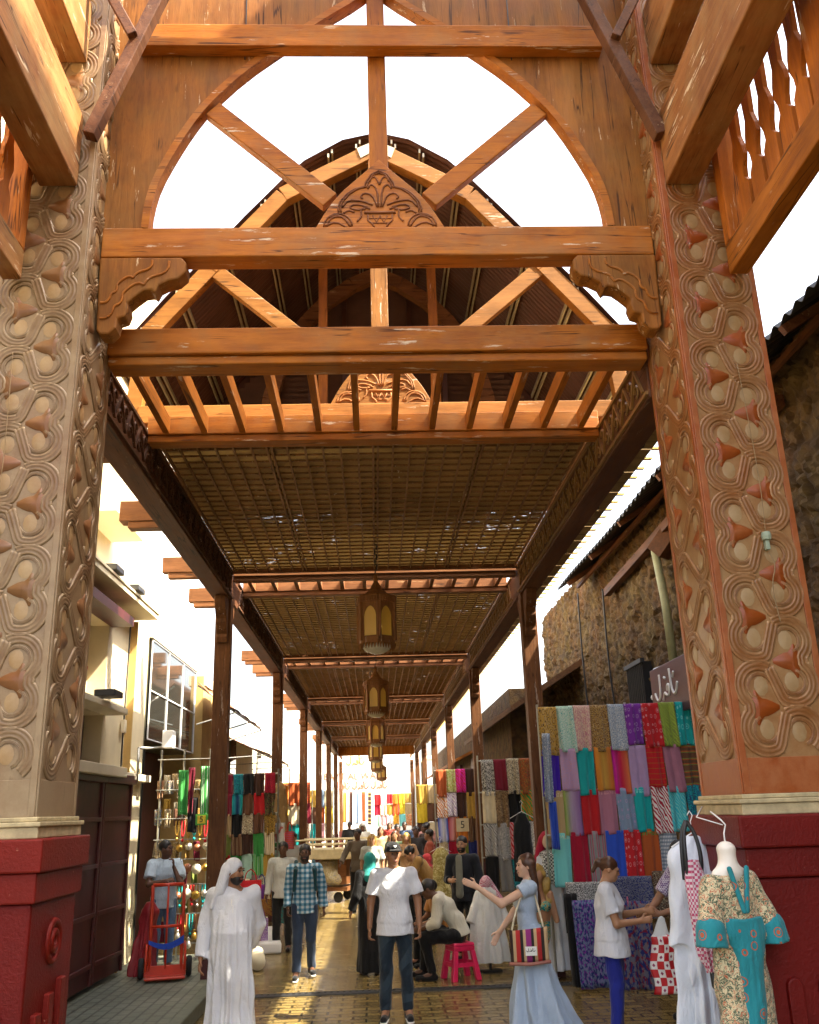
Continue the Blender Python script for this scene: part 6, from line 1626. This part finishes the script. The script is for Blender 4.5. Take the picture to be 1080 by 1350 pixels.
# seated man in cream shirt, leaning forward, facing left
p = Person((1.06, 13.08, 0), 83, 1.72, 'man in a cream shirt and black trousers sitting bent forward on the pink stool', SK_D, .0095, nod=28,
           pelvis=(0, -.02, .54), waist=(0, .02, .68), chest=(0, .15, .86), neck=(0, .3, 1.0), head=(0, .4, 1.1), shR=(.18, .25, .98), shL=(-.18, .25, .98),
           elR=(.23, .3, .7), elL=(-.23, .3, .7), wrR=(.1, .5, .62), wrL=(-.1, .5, .62), hdR=(-.5, .8, -.2), hdL=(.5, .8, -.2),
           hipR=(.09, .02, .53), hipL=(-.09, .02, .53), knR=(.13, .46, .52), knL=(-.13, .46, .52), anR=(.14, .5, .085), anL=(-.13, .36, .085))
p.body(); p.top('shirt', CREAMT, hem=.93, sleeve='three', fit=.93); p.legs('trousers', BLK, fit=1.0); p.shoes(BLK); p.hair(HAIRK)
# man in dark shirt standing among the stalls
p = Person((1.28, 14.6, 0), 160, 1.7, 'dark haired man in a black open shirt standing among the stalls, holding cloth', SK_T, .01, turn=0,
           elR=(.25, .0, 1.12), wrR=(.12, .22, 1.12), hdR=(-.4, .9, .1), elL=(-.25, -.02, 1.13), wrL=(-.26, .1, .92))
p.body(); p.top('shirt', fo((.016, .018, .024)), hem=.82, sleeve='three'); p.legs('trousers', BLK); p.hair(HAIRK); p.beard(HAIRK); p.shoes(BLK)
v = Vol(.01); v.cone((.02, .13, 1.4), (.02, .155, .9), .05, .06, .02, flat=.4, fdir=V3(0, 1, 0)); v.build('undershirt', fo((.2, .2, .16)), p.t)
# woman in pale blue dress with striped bag
p = Person((1.5, 10.0, 0), 90, 1.63, 'long haired woman in a pale blue dress stretching out her hand', SK_L, .0085, turn=14, female=True,
           pelvis=(0, -.03, .95), chest=(0, -.02, 1.27), neck=(0, -.05, 1.47), head=(0, -.02, 1.625), shL=(-.17, -.03, 1.42), shR=(.17, -.09, 1.41),
           elL=(-.2, .29, 1.27), wrL=(-.2, .55, 1.45), hdL=(-.05, .92, .4), elR=(.24, .1, 1.14), wrR=(.2, .28, .95), hdR=(0, .55, -.85))
p.body(curl=.3); p.top('bodice', BLUED, hem=1.0, sleeve='cap', fit=.88, wr=.004)
v = Vol(.009); k = p.k
v.sect([tuple(np.array(r) * k) for r in [(.02, .02, -.12, .34, .36), (.25, .01, -.07, .29, .28), (.5, .0, -.05, .24, .21), (.75, 0, -.03, .19, .155), (.92, 0, -.03, .175, .135), (1.05, 0, -.01, .14, .11)]], fold=7, famp=.075, ph=.8)
v.build('skirt', BLUED, p.t, .006, seed=4); p.hair(HAIRB, 'long')
BG = thing('striped_bag', 'red, black and tan striped shoulder bag carried by the woman in blue', 'bag', (1.46, 9.68, 0), R(-8))
BAGM = fabric((.4, .02, .02), (.02, .01, .012), 'stripes', 1.0, (.5, .34, .16))
b = MB(); b.sheet(lambda u, v: ((u - .5) * .37, -.035 * math.sin(PI * u) * math.sin(PI * v), .66 + .3 * v - .045 * u * 0 + .03 * (u - .5)), 16, 8, .07)
NTB = NT('striped_weave'); vv = NTB.coord('UV'); sp = NTB.n('SeparateXYZ'); NTB.set(sp.inputs[0], vv)
NTB.base(NTB.ramp(sp.outputs[0], [(0, (.03, .012, .01)), (.08, (.5, .34, .18)), (.16, (.42, .02, .02)), (.27, (.015, .012, .012)), (.35, (.5, .36, .2)), (.42, (.25, .02, .16)), (.56, (.015, .012, .012)), (.63, (.5, .34, .18)), (.71, (.42, .02, .02)), (.82, (.03, .015, .012)), (.9, (.5, .34, .18))], 'CONSTANT')); NTB.rough(.85)
b.build('pouch', NTB.m, BG, True)
b = MB(); b.tube([(-.2, -.0, .655), (0, -.01, .65), (.2, 0, .67)], .016, 8); b.build('trim', plain('bag_trim', (.4, .16, .12), .6), BG, True)
b = MB(); b.box(-.04, .07, -.046, -.04, .73, .81); lb = b.build('label_patch', WHITEP, BG)
b = MB(); script(b, (-.03, -.048, .775), (1, 0, 0), (0, 0, 1), [[(x * .12, z * .09) for x, z in s_] for s_ in ARAB], .003); b.build('script_lettering', BLACK, lb)
b = MB(); b.tube(smooth_path([(-.16, .02, .95), (-.1, .08, 1.15), (.04, .22, 1.4), (.06, .3, 1.4), (.1, .2, 1.2), (.15, .05, .97)], 2), .011, 6); b.build('strap', ROPE, BG, True)
# woman in white T-shirt with ponytail
p = Person((2.25, 9.6, 0), -106, 1.6, 'woman in a white T-shirt and blue trousers buying at the scarf rack', SK_T, .0085, nod=16, female=True, build=1.12,
           elR=(.2, .08, 1.1), wrR=(.1, .32, 1.12), hdR=(-.2, .95, .1), elL=(-.24, .12, 1.14), wrL=(-.1, .36, 1.2), hdL=(.25, .95, .05), head=(0, .05, 1.615))
p.body(curl=.6); p.top('shirt', WHITET, hem=.78, fit=1.12, flare=1.08, wr=.006); p.legs('trousers', NAVYP); p.hair(HAIRB, 'pony'); p.shoes(BLK)
b = MB(); script(b, tuple(p.j['chest'] + V3(-.1, .187, .02)), (1, 0, 0), (0, 0, 1), [[(x * .2, z * .2) for x, z in s_] for s_ in ARAB], .006); b.build('shirt_print', fo((.5, .12, .2)), [o for o in p.t.children if o.name.startswith('shirt')][0])
CB = thing('checkered_bag', 'red and white checkered carrier bag held by the woman in the white T-shirt', 'bag', (2.74, 9.55, 0), R(6))
CK = NT('red_white_checks'); vv = CK.coord('UV', (5, 7, 1)); sp = CK.n('SeparateXYZ'); CK.set(sp.inputs[0], vv)
par = CK.math('MODULO', CK.math('ADD', CK.math('FLOOR', sp.outputs[0]), CK.math('FLOOR', sp.outputs[1])), 2.0)
fu = CK.math('ABSOLUTE', CK.math('SUBTRACT', CK.math('FRACT', sp.outputs[0]), .5)); fv = CK.math('ABSOLUTE', CK.math('SUBTRACT', CK.math('FRACT', sp.outputs[1]), .5))
mo = CK.math('MULTIPLY', CK.math('LESS_THAN', CK.math('ADD', fu, fv), .24), par)
CK.base(CK.mix(mo, CK.mix(par, (.5, .015, .02), (.75, .72, .68)), (.25, .02, .08))); CK.rough(.4)
b = MB(); b.sheet(lambda u, v: ((u - .5) * (.3 - .04 * v) + .012 * math.sin(v * 9), -.05 * math.sin(PI * u) - .012 * math.sin(u * 9 + v * 7), .37 + .5 * v), 14, 18, .08); b.build('pouch', CK.m, CB, True)
v = Vol(.01); v.cone((0, .04, .86), (.02, .04, 1.0), .1, .03, .03, flat=.4, fdir=V3(0, 1, 0)); v.build('gathered_top', fo((.7, .72, .7)), CB, .008)
t = thing('pale_blue_bag', 'pale blue plastic carrier bag beside the checkered bag', 'bag', (2.95, 9.7, 0))
v = Vol(.011); v.sect([(.36, 0, 0, .12, .05), (.5, 0, 0, .16, .08), (.8, 0, 0, .15, .08), (1.0, 0, 0, .06, .04)], fold=5, famp=.02); v.build('pouch', fo((.5, .66, .72)), t, .012)
# seller in purple check
p = Person((3.18, 10.15, 0), 105, 1.7, 'man in a purple checked shirt half hidden by the hanging white robe', SK_M, .0095, nod=18,
           elR=(.24, .2, 1.13), wrR=(.16, .4, 1.02), hdR=(-.1, 1, .1), elL=(-.24, .15, 1.12), wrL=(-.1, .38, 1.05), hdL=(.2, 1, .1))
p.body(curl=.6); p.top('shirt', fo((.55, .5, .56), (.1, .03, .16), 'check', 7), hem=.82, sleeve='short'); p.legs('trousers', BLK); p.hair(HAIRK); p.shoes(BLK)
# man behind the hand truck
p = Person((-2.95, 13.75, .14), 200, 1.66, 'man in a pale blue shirt with raised hand behind the red hand truck', SK_D, .0095, turn=50,
           elR=(.24, .12, 1.16), wrR=(.02, .22, 1.2), hdR=(-.9, .2, .2), elL=(-.2, .2, 1.15), wrL=(-.1, .16, 1.38), hdL=(.15, .1, 1))
p.body(curl=.8); p.top('shirt', fo((.5, .6, .68), (.42, .52, .62), 'plain'), hem=.82, sleeve='short', wr=.008); p.legs('jeans', fo((.1, .16, .25))); p.hair(HAIRK); p.shoes(BLK)

# crowd farther down the lane
def bystander(label, x, y, hd, h, sk, topm, botm, hairm=HAIRK, style='short', kind='plain', sit=False, fem=False, res=.016, **J):
    if sit: J.update(pelvis=(0, 0, .55), waist=(0, .03, .68), chest=(0, .1, .87), neck=(0, .17, 1.05), head=(0, .23, 1.18), shR=(.18, .14, 1.0), shL=(-.18, .14, 1.0), elR=(.24, .2, .74), elL=(-.24, .2, .74), wrR=(.12, .42, .66), wrL=(-.12, .42, .66), hipR=(.09, .02, .54), hipL=(-.09, .02, .54), knR=(.13, .44, .52), knL=(-.13, .44, .52), anR=(.14, .45, .085), anL=(-.13, .4, .085))
    p = Person((x, y, 0), hd, h, label, sk, res, None, J.pop('turn', 0), J.pop('nod', 0), 1.0, fem, **J)
    p.body(lowres=True)
    if kind == 'robe': p.robe('robe', topm, [(.04, 0, 0, .24, .2), (.6, 0, 0, .2, .17), (.95, 0, 0, .2, .16), (1.25, 0, 0, .2, .14), (1.42, 0, 0, .16, .1)], fold=7, famp=.015)
    else:
        p.top('shirt', topm, hem=.95 if sit else .84, sleeve=J.get('sl', 'short') if False else ('long' if kind == 'long' else 'short')); p.legs('trousers', botm)
    p.shoes(BLK)
    if style == 'hijab': p.hijab(hairm)
    elif style == 'cloth': p.cloth_over_head(hairm)
    else: p.hair(hairm, style)
    return p
bystander('man in a pale grey shirt half hidden behind the man in plaid', -1.55, 16.2, 175, 1.66, SK_D, fo((.55, .55, .5)), BLK, kind='long', res=.012)
bystander('man in a white shirt behind the second left post', -1.72, 20.0, 180, 1.74, SK_T, fo((.68, .66, .6)), JEAN2, kind='long')
bystander('person in an ochre top bent over the goods beyond the seated man', .86, 16.4, 95, 1.66, SK_T, fo((.36, .2, .06)), BLK, 
          HAIRK, 'short', res=.012, chest=(0, .12, 1.22), neck=(0, .25, 1.37), head=(0, .33, 1.47), shR=(.18, .2, 1.36), shL=(-.18, .2, 1.36), elR=(.22, .34, 1.1), wrR=(.14, .5, .95), elL=(-.22, .34, 1.1), wrL=(-.14, .5, .95), nod=30)
bystander('child with dark hair sitting close behind the man in the cream shirt', .95, 14.3, 110, 1.5, SK_M, fo((.45, .2, .05)), BLK, sit=True, res=.012)
bystander('man in a dark vest and hat walking on the left beside the cart', -.42, 21.6, 160, 1.74, SK_D, fo((.12, .09, .06)), BLK, kind='long', elR=(.28, .1, 1.2), wrR=(.3, .25, 1.05))
bystander('woman in a pale grey top with fair hair coming up the lane', -.1, 20.4, 180, 1.64, SK_T, fo((.42, .44, .4)), fo((.2, .18, .12)), HAIRG, 'long', fem=True)
bystander('woman with tanned arms in a dark green top in the distance', .42, 22.4, 170, 1.66, SK_T, fo((.06, .1, .05)), fo((.3, .2, .1)), HAIRB, 'long', fem=True, res=.018)
bystander('fair haired woman in an orange scarf in the distance', .66, 21.5, 175, 1.62, SK_T, fo((.5, .3, .15)), BLK, HAIRG, 'long', fem=True, res=.018)
bystander('dark haired man in a brown shirt in the distant crowd', .55, 25.5, 185, 1.75, SK_D, fo((.2, .1, .05)), BLK, res=.018)
bystander('man in a black jacket in the distant crowd on the right', .95, 23.2, 180, 1.72, SK_D, fo((.03, .025, .025)), BLK, kind='long', res=.018)
bystander('man in a red and brown shirt browsing on the far right', 1.15, 21.2, 90, 1.68, SK_M, fo((.3, .06, .03)), BLK, res=.018)
bystander('man in a dark shirt browsing at the orange stand', 1.3, 25.8, 120, 1.74, SK_D, fo((.05, .03, .03)), BLK, res=.018)
bystander('man in a pink and white shirt near the golden stand', 1.5, 28.5, 170, 1.74, SK_M, fo((.6, .3, .28)), JEAN2, res=.018)
bystander('man in a white robe far down the lane on the left', -.45, 31, 180, 1.75, SK_D, fo((.7, .66, .55)), None, fo((.66, .62, .52)), 'cloth', kind='robe', res=.02)
bystander('woman in a tan dress far down the middle of the lane', .12, 27.5, 180, 1.66, SK_T, fo((.5, .36, .2)), None, HAIRB, 'long', kind='robe', fem=True, res=.02)
bystander('man in a blue shirt far down the lane', .9, 31, 175, 1.74, SK_D, fo((.1, .15, .26)), BLK, res=.02)
bystander('man in black far down the lane on the left by the posts', -1.0, 36, 180, 1.74, SK_D, fo((.03, .03, .03)), BLK, res=.02)
bystander('woman in a red dress far down the lane', .5, 37, 180, 1.66, SK_T, fo((.4, .04, .03)), None, HAIRK, 'long', kind='robe', fem=True, res=.02)
bystander('seated trader in an orange shirt beside the lane on the right', 1.0, 18.6, 100, 1.7, SK_D, fo((.45, .16, .04)), BLK, sit=True, res=.014)
bystander('seated trader in a red headscarf beyond the bent person', 1.2, 19.8, 110, 1.66, SK_M, fo((.35, .08, .05)), BLK, fo((.5, .04, .05)), 'hijab', sit=True, res=.014)
# ------------------------------------------------------------------ camera and light
yaw, pitch, roll = R(2.567), R(18.055), R(-1.849)
cam = bpy.data.cameras.new('camera'); co = bpy.data.objects.new('camera', cam); C.objects.link(co)
cam.sensor_fit = 'VERTICAL'; cam.sensor_height = 24.0; cam.lens = 24.0 * 1203.9 / 1350; cam.clip_start = .05; cam.clip_end = 500
f = Vector((math.sin(yaw) * math.cos(pitch), math.cos(yaw) * math.cos(pitch), math.sin(pitch))); r = Vector((math.cos(yaw), -math.sin(yaw), 0)); u = r.cross(f)
r2 = math.cos(roll) * r + math.sin(roll) * u; u2 = -math.sin(roll) * r + math.cos(roll) * u
co.matrix_world = Matrix(((r2.x, u2.x, -f.x, 0), (r2.y, u2.y, -f.y, 0), (r2.z, u2.z, -f.z, 2.1), (0, 0, 0, 1)))
sc.camera = co
SUN_EL = 52.0; az = Vector((.94, -.34, 0)).normalized()
to_sun = Vector((az.x * math.cos(R(SUN_EL)), az.y * math.cos(R(SUN_EL)), math.sin(R(SUN_EL))))
s = bpy.data.lights.new('sun', 'SUN'); s.energy = 4.5; s.angle = R(.55); s.color = (1, .9, .72)
so = bpy.data.objects.new('sun', s); C.objects.link(so); so.rotation_euler = to_sun.to_track_quat('Z', 'Y').to_euler()
w = bpy.data.worlds.new('World'); sc.world = w; w.use_nodes = True; nt = w.node_tree
bg = nt.nodes['Background']; sky = nt.nodes.new('ShaderNodeTexSky'); sky.sky_type = 'NISHITA'; sky.sun_disc = False
sky.sun_elevation = R(SUN_EL); sky.sun_rotation = math.atan2(az.x, az.y); sky.dust_density = 6.0; sky.air_density = 1.2; sky.ozone_density = .6
hs = nt.nodes.new('ShaderNodeHueSaturation'); hs.inputs['Saturation'].default_value = .5; hs.inputs['Value'].default_value = 1.25
nt.links.new(sky.outputs[0], hs.inputs['Color']); nt.links.new(hs.outputs[0], bg.inputs[0]); bg.inputs[1].default_value = .14
vs = sc.view_settings; vs.view_transform = 'Standard'; vs.look = 'None'; vs.gamma = 1; vs.use_curve_mapping = False; vs.exposure = 2.4
sc.cycles.max_bounces = 8; sc.cycles.diffuse_bounces = 4; sc.cycles.transparent_max_bounces = 12
for o in list(sc.objects):
    if o.type == 'MESH' and not o.data.materials: print('no material', o.name)
for o in sc.objects:
    if o.parent is None and o.get('label') and len(o['label'].split()) > 16: print('LONG', o['label'])
